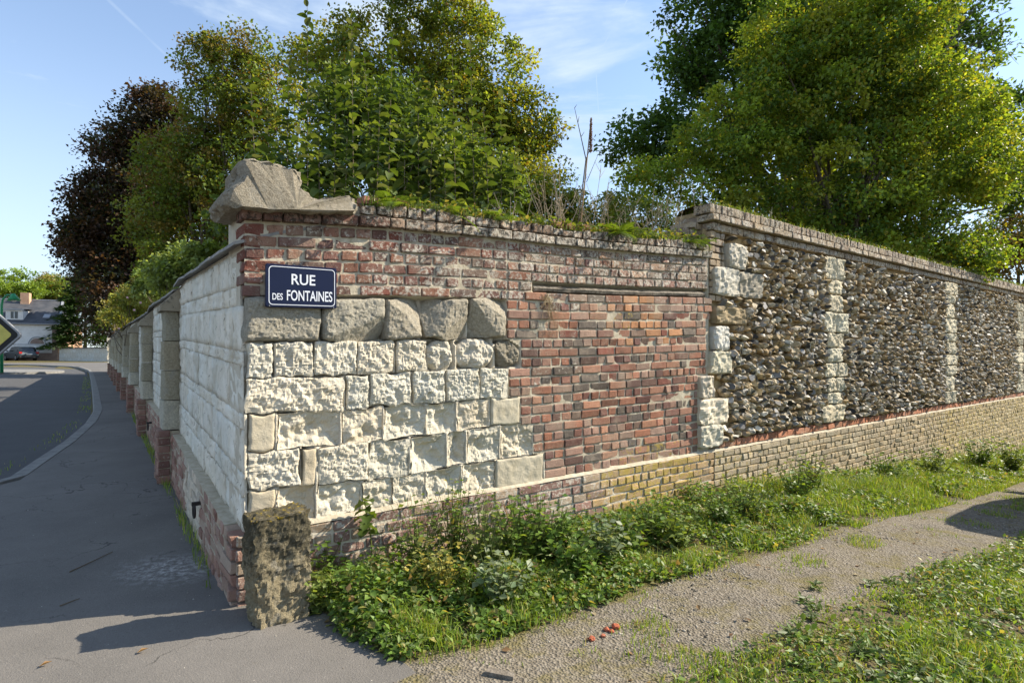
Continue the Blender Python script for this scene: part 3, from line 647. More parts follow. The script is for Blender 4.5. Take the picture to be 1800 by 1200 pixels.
# pale quoin and pier stones
PIER = []
def pier_stone(s0, s1, z0, z1, col, proud=.058):
    nu, nv = 16, 14; U, Vv = np.meshgrid(np.linspace(0, 1, nu), np.linspace(0, 1, nv)); u, v = U.ravel(), Vv.ravel(); s = s0+(s1-s0)*u; z = z0+(z1-z0)*v
    e = np.minimum(np.minimum(u, 1-u)*(s1-s0), np.minimum(v, 1-v)*(z1-z0)); P = np.stack([s, z, 0*s], 1)
    n = proud-.012+.06*fbm(P, 8, 3)+.04*fbm(P, 30, 3)-.012*np.exp(-e/.004)
    q = ((np.abs(u-.5)*2)**3)*((np.abs(v-.5)*2)**3); s = s+((s0+s1)/2-s)*q*.07+.05*fbm(P+3, 9, 3)*(np.abs(u-.5)*2)**2; z = z+((z0+z1)/2-z)*q*.07+.014*fbm(P+7, 12, 2)
    V = [W(*p) for p in zip(s, z, n)]; F = [(j*nu+i, j*nu+i+1, (j+1)*nu+i+1, (j+1)*nu+i) for j in range(nv-1) for i in range(nu-1)]
    loop = list(range(nu))+[j*nu+nu-1 for j in range(1, nv)]+[(nv-1)*nu+i for i in range(nu-2, -1, -1)]+[j*nu for j in range(nv-2, 0, -1)]
    b0 = len(V); V += [W(s[i], z[i], -.06) for i in loop]; L = len(loop); F += [(loop[k], b0+k, b0+(k+1) % L, loop[(k+1) % L]) for k in range(L)]
    mesh('pier_stone', V, F, MAT['limestone'], fw, (col[0], col[1]*.97, col[2]*.92), (.34, .16, 0), False); PIER.append((s0, s1, z0, z1))
WH = (.56, .525, .42)
for (x0, x1, y0, y1, c) in ((1276, 1308, 430, 473, (.50, .48, .43)), (1252, 1295, 471, 520, (.52, .50, .45)), (1293, 1336, 480, 524, (.36, .33, .28)), (1254, 1306, 540, 570, (.34, .28, .19)),
                            (1253, 1278, 573, 616, (.62, .60, .56)), (1245, 1281, 617, 657, WH), (1229, 1251, 660, 700, (.60, .56, .49)), (1226, 1274, 700, 745, (.66, .62, .53)), (1226, 1264, 746, 785, (.56, .53, .45))):
    s0, s1 = S(x0), S(x1); xm = (x0+x1)/2; pier_stone(s0, s1, Zw(xm, y1), Zw(xm, y0), jitter(c, .04))
def pier(sc, wd):
    z = .50; i = 0
    while z < 2.66:
        h = random.choice((.16, .2, .24, .28)); z1 = min(z+h, float(zu(sc))-.01)
        if float(zu(sc))-z1 < .1: z1 = float(zu(sc))-.01
        w_ = wd*(.62 if i % 3 == 1 else (1. if i % 3 == 0 else .75))*random.uniform(.85, 1.15); off = random.uniform(-.05, .05)-.05*hp(1.2, .4, z)
        if w_ > .42 and random.random() < .6: pier_stone(sc+off-w_/2, sc+off+.02, z+.006, z1-.006, jitter(WH, .08)); pier_stone(sc+off+.03, sc+off+w_/2, z+.006, z1-.006, jitter(WH, .08))
        else: pier_stone(sc+off-w_/2, sc+off+w_/2, z+.006, z1-.006, jitter(WH, .08))
        z = z1; i += 1
for x_, wd in ((1465, .62), (1668, .74), (1791, .85)): pier(S(x_), wd)
# flints, row on row
ico = None
def ico_base():
    import bmesh
    bm = bmesh.new(); bmesh.ops.create_icosphere(bm, subdivisions=2, radius=1); V = np.array([v.co[:] for v in bm.verts]); F = [tuple(v.index for v in f.verts) for f in bm.faces]; bm.free(); return V, F
IV, IF = ico_base()
B3 = Bricks(); z = .535; row = 0
PALE = [(.36, .29, .19), (.42, .36, .26), (.27, .20, .115), (.50, .46, .38), (.24, .175, .095), (.33, .25, .14)]
DARK = [(.030, .027, .024), (.06, .056, .052), (.10, .093, .085), (.16, .15, .14), (.035, .030, .024), (.22, .21, .20)]
while z < 2.9:
    s = 4.66+random.uniform(0, .06)
    while s < S_END-.3:
        rs = random.uniform(.030, .060)*(1 if s < 9 else 1.1); rz = random.uniform(.028, .046); zz_ = z+random.gauss(0, .015)+.016*math.sin(s*2.3+row)
        if zz_+rz < zu(s)+.0 and not any(a-.02 < s < b+.02 and c-.02 < zz_ < d+.02 for a, b, c, d in PIER) and not (s < 4.80 and zz_ > 2.0):
            Vf = IV*(1+.16*RNG.standard_normal((len(IV), 1)))
            fn = np.array((random.gauss(0, .45), random.gauss(0, .35), 1.)); fn /= np.linalg.norm(fn); cut = random.uniform(.30, .88)
            dd = Vf@fn; over = dd > cut; Vf = Vf-np.outer(np.where(over, dd-cut, 0), fn)
            pale, dark = 1.2*np.array(jitter(random.choice(PALE), .2)), np.array(jitter(random.choice(DARK), .3))
            broken = random.random() < .74
            colv = np.where(over[:, None] & broken, dark, pale*(1+.2*RNG.standard_normal((len(IV), 1))).clip(.6, 1.3)); wrv = np.zeros((len(IV), 3)); wrv[:, 0] = over*broken
            rot = random.gauss(0, .3); c_, s_ = math.cos(rot), math.sin(rot); a2 = Vf[:, 0]*c_-Vf[:, 1]*s_; b2 = Vf[:, 0]*s_+Vf[:, 1]*c_
            n0 = random.uniform(-.016, .014); pr = random.uniform(.05, .095)
            P = [W(s+a2[i]*rs, zz_+b2[i]*rz, n0+Vf[i, 2]*pr) for i in range(len(IV))]
            B3.add(P, IF, colv, wrv)
        s += rs*2*random.uniform(.82, 1.02)
    z += .076; row += 1
B3.build(fw, 'flint', 'flint_field', 'flint')

# ------------------------------------------------------------------ street wall with buttresses
sw = empty('street_wall', LW(.2, 0, 0), 'whitewashed street wall with stone buttresses, brick plinth and slate coping', 'wall')
def ptop(t): return float(prof(t))+.40+.035*min(t, 3)
def eave(t): return float(np.interp(t, [0, 2.9, 2.95, 6.0, 6.05, 9.1, 12, 20, 32], [1.985, 2.07, 2.0, 2.06, 2.0, 2.05, 2.1, 2.22, 2.3]))
BUT = [2.92+3.1*i for i in range(9)]
B4 = Bricks(); T_END = 31.0
def block(t0, t1, z00, z01, z10, z11, m0, name='wall_block', mat='whitewash', par=None, col=(.77, .73, .64), depth=.12, rough=.012):
    nu, nv = 8, 7; V = []
    for j in range(nv):
        for i in range(nu):
            u, v = i/(nu-1), j/(nv-1); t = t0+(t1-t0)*u; zb = z00+(z01-z00)*u; zt = z10+(z11-z10)*u; z = zb+(zt-zb)*v
            e = 1 if (i in (0, nu-1) or j in (0, nv-1)) else 0; V.append(LW(t, z, m0+random.gauss(0, rough*.42)-e*.003))
    F = [(j*nu+i, (j+1)*nu+i, (j+1)*nu+i+1, j*nu+i+1) for j in range(nv-1) for i in range(nu-1)]
    loop = list(range(nu))+[j*nu+nu-1 for j in range(1, nv)]+[(nv-1)*nu+i for i in range(nu-2, -1, -1)]+[j*nu for j in range(nv-2, 0, -1)]
    b0 = len(V); L = len(loop)
    for li in loop:
        j, i = divmod(li, nu); u, v = i/(nu-1), j/(nv-1); t = t0+(t1-t0)*u; zb = z00+(z01-z00)*u; zt = z10+(z11-z10)*u; V.append(LW(t, zb+(zt-zb)*v, m0-depth))
    F += [(loop[k], loop[(k+1) % L], b0+(k+1) % L, b0+k) for k in range(L)]
    return mesh(name, V, F, MAT[mat], par or sw, jitter(col, .05), (.25, 0, 0), True)
for r_ in range(9):                                          # whitewashed blocks
    t = .05
    while t < 15.5:
        ln = random.uniform(.20, .42); t1 = min(t+ln, 15.5)
        for bt in BUT:
            if t < bt < t1: t1 = bt
        if t1-t < .08: t = t1; continue
        wv_ = .03*math.sin(r_*9.1+int(t/3.1)*4); f0, f1 = r_/9+(wv_ if 0 < r_ else 0), (r_+1)/9+(.03*math.sin((r_+1)*9.1+int(t/3.1)*4) if r_ < 8 else 0); q = lambda tt, f: ptop(tt)-.02+(eave(tt)+.02-ptop(tt))*f
        top_b = f1*1.6
        if not (t < .23 and q(t, f0) > 1.60): block(t+.0015, t1-.0015, q(t, f0)+.0015, q(t1, f0)+.0015, q(t, f1)-.0015, q(t1, f1)-.0015, random.gauss(0, .003))
        elif t < .23: block(.225, max(t1, .35)-.003, q(.2, f0)+.003, q(t1, f0)+.003, q(.2, f1)-.003, q(t1, f1)-.003, random.gauss(0, .004))
        t = t1
mb = MB()
tb = [.2]+list(np.linspace(.5, T_END, 40))
for i in range(len(tb)-1):
    a, b = tb[i], tb[i+1]
    mb.add([LW(t_, z_(t_), m_) for m_ in (-.42, -.014 if a < 15.4 else 0.0) for z_ in ((lambda q: -.3), (lambda q: eave(q)+.03)) for t_ in (a, b)], BOXF, (.74, .70, .61))
mb.build('wall_core', MAT['whitewash'], sw)
for j in range(9):                                            # plinth brick, top edge climbing with the ground
    course(B4, LW, .0, 15.5, lambda a: ptop(a)-.012-.0735*(j+1), lambda a: ptop(a)-.012-.0735*j, .075 if j else .07, 'SHM'[j % 3] if j else 'H',
           lambda s, z: jitter(random.choice([(.26, .155, .125), (.30, .20, .165), (.22, .125, .10), (.33, .25, .20)]), .15) if not (1.1 < s < 1.9) else jitter((.46, .41, .34)), lambda s, z: (.30, .02, .25), depth=.12)
mb = MB()
for i in range(len(tb)-1):
    a, b = tb[i], tb[i+1]; mb.add([LW(t_, z_(t_), m_) for m_ in (-.02, .067) for z_ in ((lambda q: -.4), (lambda q: ptop(q)-.016)) for t_ in (a+.01 if i == 0 else a, b)], BOXF)
mb.build('plinth_core', MAT['mortar'], sw)
for bi, bt in enumerate(BUT):                                  # buttresses
    d = .135; wd = .34; z0, z1 = ptop(bt)+.02, eave(bt)-.22
    bp = bpy.data.objects.new('buttress', None); COL.objects.link(bp); bp.location = LW(bt, float(prof(bt)), .1); parent_to(bp, sw)
    nb = 4; hs = np.linspace(z0, z1, nb+1)
    for i in range(nb):
        c_ = jitter((.40, .36, .27) if i > 0 else (.56, .53, .44), .1); dd = d+random.gauss(0, .012); o_ = random.gauss(0, .01)
        V = np.array(box_pts(LW, bt+o_, bt+wd+o_, hs[i]+.004, hs[i+1]-.004, -.05, dd))
        nu = 7; sub = []                                        # block with roughened faces
        U = np.linspace(0, 1, nu); faces = []; VV = []
        for (o0, ea, eb) in (((0, 0, 1), (1, 0, 0), (0, 1, 0)), ((0, 0, 0), (0, 0, 1), (0, 1, 0)), ((1, 0, 1), (0, 0, -1), (0, 1, 0)), ((0, 1, 1), (1, 0, 0), (0, 0, -1)), ((0, 0, 0), (1, 0, 0), (0, 0, 1))):
            b0 = len(VV)
            for v_ in U:
                for u_ in U:
                    f = np.array(o0, float)+u_*np.array(ea)+v_*np.array(eb); pp = np.array([[bt+f[0]*wd, hs[i]+f[1]*(hs[i+1]-hs[i]), f[2]*dd]])
                    dn = .035*float(fbm(pp, 7, 3)[0]); cc = (f-.5)*2; rnd = 1-.05*(np.abs(cc[0])**6*np.abs(cc[2])**6)
                    VV.append(LW(bt+o_+(.5+(f[0]-.5)*rnd)*wd+dn*cc[0], hs[i]+.004+f[1]*(hs[i+1]-hs[i]-.008), (f[2]*rnd)*dd+dn*cc[2]))
            faces += [(b0+j*nu+k, b0+(j+1)*nu+k, b0+(j+1)*nu+k+1, b0+j*nu+k+1) for j in range(nu-1) for k in range(nu-1)]
        mesh('stone_block', VV, faces, MAT['old_stone'], bp, tuple(1.15*q for q in c_), (.42, .02, 0), True)
    V = [LW(bt-.02, z1, d+.03), LW(bt+wd+.02, z1, d+.03), LW(bt-.02, z1+.05, d+.03), LW(bt+wd+.02, z1+.05, d+.03), LW(bt-.02, z1, -.04), LW(bt+wd+.02, z1, -.04), LW(bt-.02, z1+.28, -.04), LW(bt+wd+.02, z1+.28, -.04)]
    mesh('weathering_slab', V, [(0, 2, 3, 1), (4, 5, 7, 6), (0, 1, 5, 4), (2, 6, 7, 3), (0, 4, 6, 2), (1, 3, 7, 5)], MAT['limestone'], bp, (.34, .30, .23), (.5, .02, 0))
    zb = float(prof(bt))-.1; rows = int((z0-zb)/.0735)
    mbb = MB() if bi > 3 else None
    for r_ in range(rows):
        zt_ = z0-.0735*r_
        fr2 = lambda a, z, n, bt=bt: LW(bt-.01-n, z, .0+a)     # end face looking down the street
        for (fr_, L_, n0_) in ((fr2, .185, .0), (lambda a, z, n, bt=bt: LW(bt+a, z, .185+n), .35, .0)):
            a = .08 if fr_ is fr2 else 0.
            while a < L_-.02:
                b = min(L_, a+(.22 if r_ % 2 else .11)); V, F = brick_piece(fr_, a+.005, b-.005, zt_-.068, zt_-.068, zt_-.004, zt_-.004, n0_, depth=.07)
                if mbb is None: B4.add(V, F, jitter(random.choice([(.20, .11, .09), (.25, .15, .12), (.17, .095, .08)]), .15), (.38, .02, .35))
                else: mbb.add(V, F, jitter(random.choice([(.20, .11, .09), (.25, .15, .12), (.17, .095, .08)]), .15), (.38, .02, .35))
                a = b
    if mbb: mbb.build('brick_base', MAT['brick'], bp, kind='stuff')
    mesh('base_core', box_pts(LW, bt+.004, bt+.34, zb, z0-.01, -.02, .172), BOXF, MAT['mortar'], bp)
B4.build(sw)
t = .0                                                          # slate coping
while t < T_END-.1:
    ln = .42 if t < 12 else 1.0; e0, e1 = eave(t+.02), eave(t+ln-.02)
    V = []
    for m_, dz in ((.055, -.005), (-.2, .085), (-.46, .16)):
        for tt, e in ((t+.004, e0), (t+ln-.004, e1)):
            j_ = random.gauss(0, .005); V += [LW(tt, e+dz+.02+j_, m_), LW(tt, e+dz+.038+j_, m_)]
    F = [(0, 1, 3, 2), (1, 5, 7, 3), (5, 9, 11, 7), (0, 2, 6, 4), (4, 6, 10, 8), (0, 4, 5, 1), (4, 8, 9, 5), (2, 3, 7, 6), (6, 7, 11, 10), (8, 10, 11, 9)]
    mesh('coping_slate', V, F, MAT['slate'], sw); t += ln
for (px_, py_) in ((371, 937), (236, 737)):                     # iron wall rings
    t_ = 1.05 if px_ > 300 else 5.2; z_ = float(prof(t_))+.28; mb = MB()
    th = np.linspace(0, 2*math.pi, 14); V, F = tube([LW(t_+.045*math.sin(a), z_-.03+.045*math.cos(a), .115) for a in th], [.008]*14, 6); mb.add(V, F)
    V, F = bar(LW(t_, z_+.02, .06), LW(t_, z_+.02, .13), .025); mb.add(V, F); o = mb.build('iron_ring', MAT['iron'], sw)
# gate pier at the far end
gp = empty('gate_pier', LW(32, .6, 0), 'white quoined gate pier at the far end of the street wall', 'pier')
for i in range(9):
    wd = .62 if i % 2 else .54; z0 = .55+i*.225
    V = box_pts(LW, 31.3+(.62-wd)/2, 31.3+.62-(.62-wd)/2, z0+.004, z0+.22, -.5, .12+(.03 if i % 2 else 0)); mesh('pier_block', V, BOXF, MAT['whitewash'], gp, jitter((.66, .64, .58), .05))
mesh('pier_cap', box_pts(LW, 31.22, 32.0, 2.58, 2.68, -.58, .22), BOXF, MAT['slate'], gp)

# ------------------------------------------------------------------ stone bollard at the corner
V = []; F = []; n_ = 28
bs, bn, bw, bd, bh = .115, .265, .285, .23, .565
faces = (((0, 0, 1), (1, 0, 0), (0, 1, 0)), ((0, 0, 0), (0, 0, 1), (0, 1, 0)), ((1, 0, 1), (0, 0, -1), (0, 1, 0)), ((1, 0, 0), (-1, 0, 0), (0, 1, 0)), ((0, 1, 1), (1, 0, 0), (0, 0, -1)))
for (o0, ea, eb) in faces:
    b0 = len(V); nv = 46
    for v_ in np.linspace(0, 1, nv):
        for u_ in np.linspace(0, 1, n_):
            f = np.array(o0, float)+u_*np.array(ea)+v_*np.array(eb); c_ = (f-.5)*2
            rnd = 1-.07*(abs(c_[0])**8*abs(c_[2])**8)-.03*max(0, f[1]-.9)*10*max(abs(c_[0]), abs(c_[2]))**6
            p = np.array([[f[0]*bw, f[1]*bh, f[2]*bd]]); d = .045*float(fbm(p, 6, 3)[0])+.030*float(fbm(p+3, 30, 4)[0])*(1.4-.5*f[1])-.03*abs(float(fbm(p+9, 50, 2)[0]))
            a_ = bs-.02*f[1]*(1-f[0])+(f[0]-.5)*rnd*bw; V.append(W(a_+d*c_[0]*abs(c_[0]), -.05+f[1]*(bh+.05)+d*.8*(f[1] > .97)-.02*(1-f[0])*(f[1] > .99), bn+(f[2]-.5)*rnd*bd+d*c_[2]*abs(c_[2])))
    F += [(b0+j*n_+k, b0+j*n_+k+1, b0+(j+1)*n_+k+1, b0+(j+1)*n_+k) for j in range(nv-1) for k in range(n_-1)]
V = np.array(V); hz = V[:, 2]
bo = mesh('stone_bollard', V, F, MAT['old_stone'], None, (.34, .295, .20), np.stack([.50+.45*np.clip((hz-.10)/.35, 0, 1), np.clip((hz-.35)/.2, 0, 1)*.70, 0*hz], 1), False)
tag(bo, 'squat rough stone guard post with yellow lichen at the foot of the corner', 'bollard')

# ------------------------------------------------------------------ enamel street sign
sign = empty('street_sign', W(.10, 1.66, .03), 'navy blue enamel street name sign with white lettering on the brick corner', 'street sign')
SW_, SH_ = .405, .247
def SG_(x, y, n): return W(.098+x, 1.658+y+.010*x/SW_, .036+n)
def rrect(x0, y0, x1, y1, r, k=6):
    out = []
    for cx_, cy_, a0 in ((x1-r, y1-r, 0), (x0+r, y1-r, 90), (x0+r, y0+r, 180), (x1-r, y0+r, 270)):
        for i in range(k+1): a = math.radians(a0+90*i/k); out.append((cx_+r*math.cos(a), cy_+r*math.sin(a)))
    return out
R0 = rrect(0, 0, SW_, SH_, .012); R1 = rrect(.004, .004, SW_-.004, SH_-.004, .012); n_ = len(R0)
V = [SG_(x, y, 0) for x, y in R0]+[SG_(x, y, .012) for x, y in R0]+[SG_(x, y, .018) for x, y in R1]
F = [tuple(range(n_-1, -1, -1))]+[(i, (i+1) % n_, n_+(i+1) % n_, n_+i) for i in range(n_)]+[(n_+i, n_+(i+1) % n_, 2*n_+(i+1) % n_, 2*n_+i) for i in range(n_)]+[tuple(2*n_+i for i in range(n_))]
mesh('sign_plate', V, F, MAT['enamel_navy'], sign)
A_, B_ = rrect(.0155, .014, SW_-.0125, SH_-.0125, .022), rrect(.0195, .018, SW_-.0165, SH_-.0165, .019); V = [SG_(x, y, .0195) for x, y in A_]+[SG_(x, y, .0195) for x, y in B_]+[SG_(x, y, .0175) for x, y in A_]+[SG_(x, y, .0175) for x, y in B_]
F = [(i, (i+1) % n_, n_+(i+1) % n_, n_+i) for i in range(n_)]+[(2*n_+i, i, (i+1) % n_, 2*n_+(i+1) % n_) for i in range(n_)]
mesh('sign_border', V, F, MAT['enamel_white'], sign)
def lettering(txt, x0, x1, y0, h, name):
    cu = bpy.data.curves.new('tmp', 'FONT'); cu.body = txt; cu.size = 1; cu.offset = .012; cu.resolution_u = 4; ob = bpy.data.objects.new('tmp', cu); COL.objects.link(ob)
    bpy.context.view_layer.update(); me = bpy.data.meshes.new_from_object(ob.evaluated_get(bpy.context.evaluated_depsgraph_get()))
    P = np.array([v.co[:] for v in me.vertices]); Fs = [tuple(p.vertices) for p in me.polygons]; bpy.data.objects.remove(ob)
    mn, mx = P.min(0), P.max(0); X = x0+(P[:, 0]-mn[0])/(mx[0]-mn[0])*(x1-x0); Yv = y0+(P[:, 1]-mn[1])/(mx[1]-mn[1])*h
    mesh(name, [SG_(a, b, .0198) for a, b in zip(X, Yv)], Fs, MAT['enamel_white'], sign)
lettering('RUE', .345*SW_, .680*SW_, .540*SH_, .062, 'lettering_rue'); lettering('FONTAINES', .282*SW_, .930*SW_, .165*SH_, .061, 'lettering_fontaines'); lettering('DES', .087*SW_, .226*SW_, .172*SH_, .038, 'lettering_des')
for x_ in (.02, SW_-.02):
    V, F = tube([SG_(x_, .008, .017), SG_(x_, .008, .021)], [.004, .003], 8); mesh('screw', V, F, MAT['sign_grey'], sign)

# ------------------------------------------------------------------ leaves and plants
def leaf_quads(P, Dn, Up, L, Wd, fold=.25):
    """diamond leaves: base P, direction Dn, up Up"""
    Sd = np.cross(Dn, Up); Sd /= np.linalg.norm(Sd, axis=1, keepdims=True)+1e-9; Un = np.cross(Sd, Dn)
    L = L[:, None]; Wd = Wd[:, None]; m_ = P+Dn*L*.45
    V = np.stack([P, m_+Sd*Wd/2+Un*Wd*fold, P+Dn*L, m_-Sd*Wd/2+Un*Wd*fold], 1).reshape(-1, 3)
    i = np.arange(len(P))*4; Ft = np.concatenate([np.stack([i, i+1, i+2], 1), np.stack([i, i+2, i+3], 1)])
    return V, Ft
def rdir(n):
    v = RNG.standard_normal((n, 3)); return v/np.linalg.norm(v, axis=1, keepdims=True)
def crown(name, lobes, nclump, per, crad, lsize, cols, parent, mat='leaf', droop=.3, flat=.6, inner=.25, hue=None):
    """lobes: (centre, radius xyz). leaf clumps on the shells of the lobes"""
    cs, wts = [], np.array([r[0]*r[2] for c, r in lobes]); wts = wts/wts.sum(); CP = []
    for c, r in [lobes[i] for i in RNG.choice(len(lobes), nclump, p=wts)]:
        d = rdir(1)[0]; rad = RNG.uniform(.0, .75) if RNG.random() < inner else RNG.uniform(.72, 1.05)
        CP.append(np.array(c)+d*np.array(r)*rad)
    CP = np.array(CP); base = np.array(cols)[RNG.integers(0, len(cols), nclump)]*RNG.uniform(.7, 1.3, (nclump, 1))*1.9
    n = nclump*per; idx = np.repeat(np.arange(nclump), per)
    cr = crad*RNG.uniform(.6, 1.35, nclump)[idx][:, None]; off = rdir(n)*cr*RNG.random((n, 1))**.45; off[:, 2] *= flat; P = CP[idx]+off
    Dn = rdir(n)+off/(cr+1e-6)*.8; Dn[:, 2] -= droop; Dn /= np.linalg.norm(Dn, axis=1, keepdims=True); Up = rdir(n)*.8+np.array((0, 0, 1.)); Up /= np.linalg.norm(Up, axis=1, keepdims=True)
    L = lsize*RNG.uniform(.6, 1.3, n); V, Ft = leaf_quads(P, Dn, Up, L, L*RNG.uniform(.5, .8, n))
    c = base[idx]*RNG.uniform(.75, 1.25, (n, 1)); 
    if hue is not None: k = RNG.random(n) < hue[0]; c[k] = np.array(hue[1])*RNG.uniform(.7, 1.2, (k.sum(), 1))
    mesh(name, V, Ft, MAT[mat], parent, np.repeat(c, 4, 0)); return CP
def limbs(base, CP, r0, parent, k=40, name='trunk', mat='bark', fork=.35):
    mb = MB(); base = np.array(base, float); top = CP.mean(0); fz = base+(top-base)*fork
    V, F = tube([base, base+(fz-base)*.5+np.array((.1, .05, 0))*r0*3, fz], [r0*1.25, r0, r0*.8], 9); mb.add(V, F)
    sel = CP[RNG.choice(len(CP), min(k, len(CP)), replace=False)]
    for p in sel:
        st_ = fz+(p-fz)*0+np.array((0, 0, RNG.uniform(-.1, .5)))*(top[2]-fz[2]); a = st_+(p-st_)*.35+rdir(1)[0]*.06*np.linalg.norm(p-st_); b = st_+(p-st_)*.7+rdir(1)[0]*.05*np.linalg.norm(p-st_)
        V, F = tube([st_, a, b, p], [r0*.34, r0*.22, r0*.12, r0*.03], 5); mb.add(V, F)
    mb.build(name, MAT[mat], parent)
def lobe(px, py, Y, rpx, ry=None, rd=.8):
    r = rpx*Y/F_PX; return (at(px, py, Y), (r, r*rd, (ry or rpx)*Y/F_PX))
def tree(name, label, cat, px, Y, lobes, nclump, per, crad, lsize, cols, r0=.25, k=40, group=None, **kw):
    x, y = (px-CX)/F_PX*Y, Y; g = float(zg(x, y)); e = empty(name, (x, y, g-.1), label, cat, group)
    CP = crown('crown', lobes, nclump, per, crad, lsize, cols, e, **kw); limbs((x, y, g-.1), CP, r0, e, k); return e
GR = [(.06, .10, .015), (.085, .12, .018), (.045, .075, .014)]
YG = [(.115, .16, .02), (.085, .13, .018), (.15, .175, .022), (.045, .08, .014)]
tree('copper_beech', 'dark purple-brown copper beech with dense foliage behind the street wall', 'tree', 235, 27,
     [lobe(225, 265, 27, 55), lobe(275, 225, 27, 50, 70), lobe(190, 360, 27, 55), lobe(205, 450, 27, 72), lobe(255, 360, 27, 75), lobe(230, 540, 26, 60), lobe(290, 480, 27, 60), lobe(160, 420, 27, 40, 60)], 820, 95, .85, .17,
     [(.030, .018, .013), (.027, .022, .013), (.05, .027, .014), (.024, .028, .012)], .4, 40)
tree('field_maple', 'tall green and brown tinged tree with open branch tips beside the copper beech', 'tree', 370, 19,
     [lobe(330, 300, 19, 80), lobe(400, 200, 19, 75), lobe(430, 110, 19, 60, 50), lobe(360, 80, 19, 30, 28), lobe(330, 120, 19, 22, 16), lobe(300, 390, 19, 70), lobe(400, 330, 19, 100), lobe(480, 200, 19, 70), lobe(300, 460, 18, 50, 40)], 620, 85, .5, .12,
     [(.075, .105, .018), (.10, .12, .02), (.10, .08, .018), (.06, .085, .016)], .22, 50, hue=(.06, (.16, .09, .02)))
tree('maple_tree', 'broad yellow-green maple rising behind the corner wall above the young shoots', 'tree', 800, 12.5,
     [lobe(760, 40, 12.5, 85), lobe(840, 130, 12.5, 95), lobe(895, 230, 12.5, 80), lobe(780, 250, 12.5, 130), lobe(650, 130, 12.5, 100), lobe(940, 300, 12.5, 55), lobe(560, 110, 13, 60), lobe(850, 330, 12, 120, 60), lobe(800, -60, 12.5, 70)], 760, 95, .36, .085,
     [(.12, .14, .018), (.095, .125, .018), (.14, .145, .02), (.06, .09, .015)], .16, 50, hue=(.06, (.20, .13, .02)))
tree('sycamore', 'tall dark green sycamore standing behind the yellow-green tree', 'tree', 1420, 17,
     [lobe(1250, 60, 17, 85), lobe(1215, 120, 17, 55, 50), lobe(1130, 265, 16, 58, 50), lobe(1180, 240, 16, 60), lobe(1360, 20, 17, 120), lobe(1520, 10, 17, 130), lobe(1660, 90, 18, 90), lobe(1640, 250, 18, 110), lobe(1750, 230, 18, 70), lobe(1300, 200, 17, 110), lobe(1775, 330, 18, 45), lobe(1420, -80, 17, 150, 90)], 760, 90, .55, .15,
     [(.036, .072, .014), (.05, .088, .016), (.028, .054, .012)], .4, 60)
tree('hornbeam', 'large yellow-green autumn tree overhanging the flint wall', 'tree', 1480, 11.5,
     [lobe(1330, 250, 11.5, 110), lobe(1430, 160, 11.5, 120), lobe(1540, 120, 11.5, 130), lobe(1640, 230, 11.5, 120), lobe(1230, 300, 11.5, 85, 70), lobe(1480, 320, 11.5, 140, 110), lobe(1640, 370, 11.5, 120, 90), lobe(1730, 290, 12, 75), lobe(1560, 20, 11.5, 100), lobe(1400, 60, 11.5, 90), lobe(1150, 325, 11.5, 60, 40), lobe(1300, 375, 11.5, 90, 45), lobe(1450, 410, 11.5, 100, 50), lobe(1580, 440, 11.5, 90, 45), lobe(1690, 450, 12, 70, 45)], 1300, 95, .34, .085,
     YG, .16, 40, hue=(.07, (.33, .29, .03)))
tree('hazel_bush', 'brown-green bushy tree at the end of the flint wall', 'tree', 1790, 22,
     [lobe(1770, 430, 22, 60), lobe(1830, 400, 22, 70), lobe(1740, 460, 21, 40)], 160, 80, .5, .13, [(.10, .085, .02), (.07, .08, .02), (.12, .075, .02)], .15, 20)
tree('garden_shrub', 'low mixed green shrub filling the gap between the two big trees', 'shrub', 1040, 9,
     [lobe(1000, 380, 9, 45, 40), lobe(1060, 400, 9, 50, 45), lobe(960, 360, 9, 45), lobe(1130, 400, 9, 60, 50), lobe(1080, 370, 10, 30)], 230, 70, .22, .06, [(.10, .13, .02), (.07, .10, .018), (.13, .13, .02)], .05, 30)
tree('dense_shrub', 'dense dark leafy shrub directly behind the young shoots', 'shrub', 680, 7.2,
     [lobe(480, 330, 7.4, 60), lobe(560, 300, 7.4, 75), lobe(660, 290, 7.4, 80), lobe(760, 290, 7.4, 80), lobe(860, 320, 7.4, 60, 50), lobe(420, 380, 7.4, 50), lobe(620, 200, 7.8, 70), lobe(720, 200, 7.8, 60)], 420, 60, .24, .075, [(.045, .075, .014), (.06, .09, .016), (.08, .11, .02), (.035, .055, .012)], .06, 40)
tree('climbing_rose', 'yellow-green rose bush with a few pink blooms leaning over the street wall', 'shrub', 225, 13.5,
     [lobe(235, 530, 12.5, 26), lobe(215, 545, 13.5, 26), lobe(250, 510, 12, 25), lobe(200, 560, 15, 18)], 150, 55, .20, .07, [(.13, .14, .03), (.10, .12, .02), (.17, .15, .04)], .04, 25)
tree('buddleia', 'grey-green leafy bush standing above the slate coping of the street wall', 'shrub', 315, 8.2,
     [lobe(300, 480, 8.2, 32), lobe(335, 470, 8, 38), lobe(270, 500, 9, 26), lobe(365, 455, 7.6, 32)], 180, 55, .16, .07, [(.10, .13, .04), (.13, .16, .05), (.07, .10, .02)], .04, 25)
# pink rose blooms
for i, (px_, py_) in enumerate(((209, 577), (236, 545), (224, 523), (247, 532))):
    p = at(px_, py_, 11.2); mb = MB()
    for k in range(9):
        d = rdir(1)[0]; V = IV*np.array((.014, .014, .007)); R = np.array(Vector(d).to_track_quat('Z', 'Y').to_matrix()); mb.add(V@R.T+p+d*.015, IF)
    o = mb.build('rose_bloom', MAT['petal']); tag(o, 'small pale pink rose bloom on the bush over the street wall', 'flower', 'pink roses on the bush')
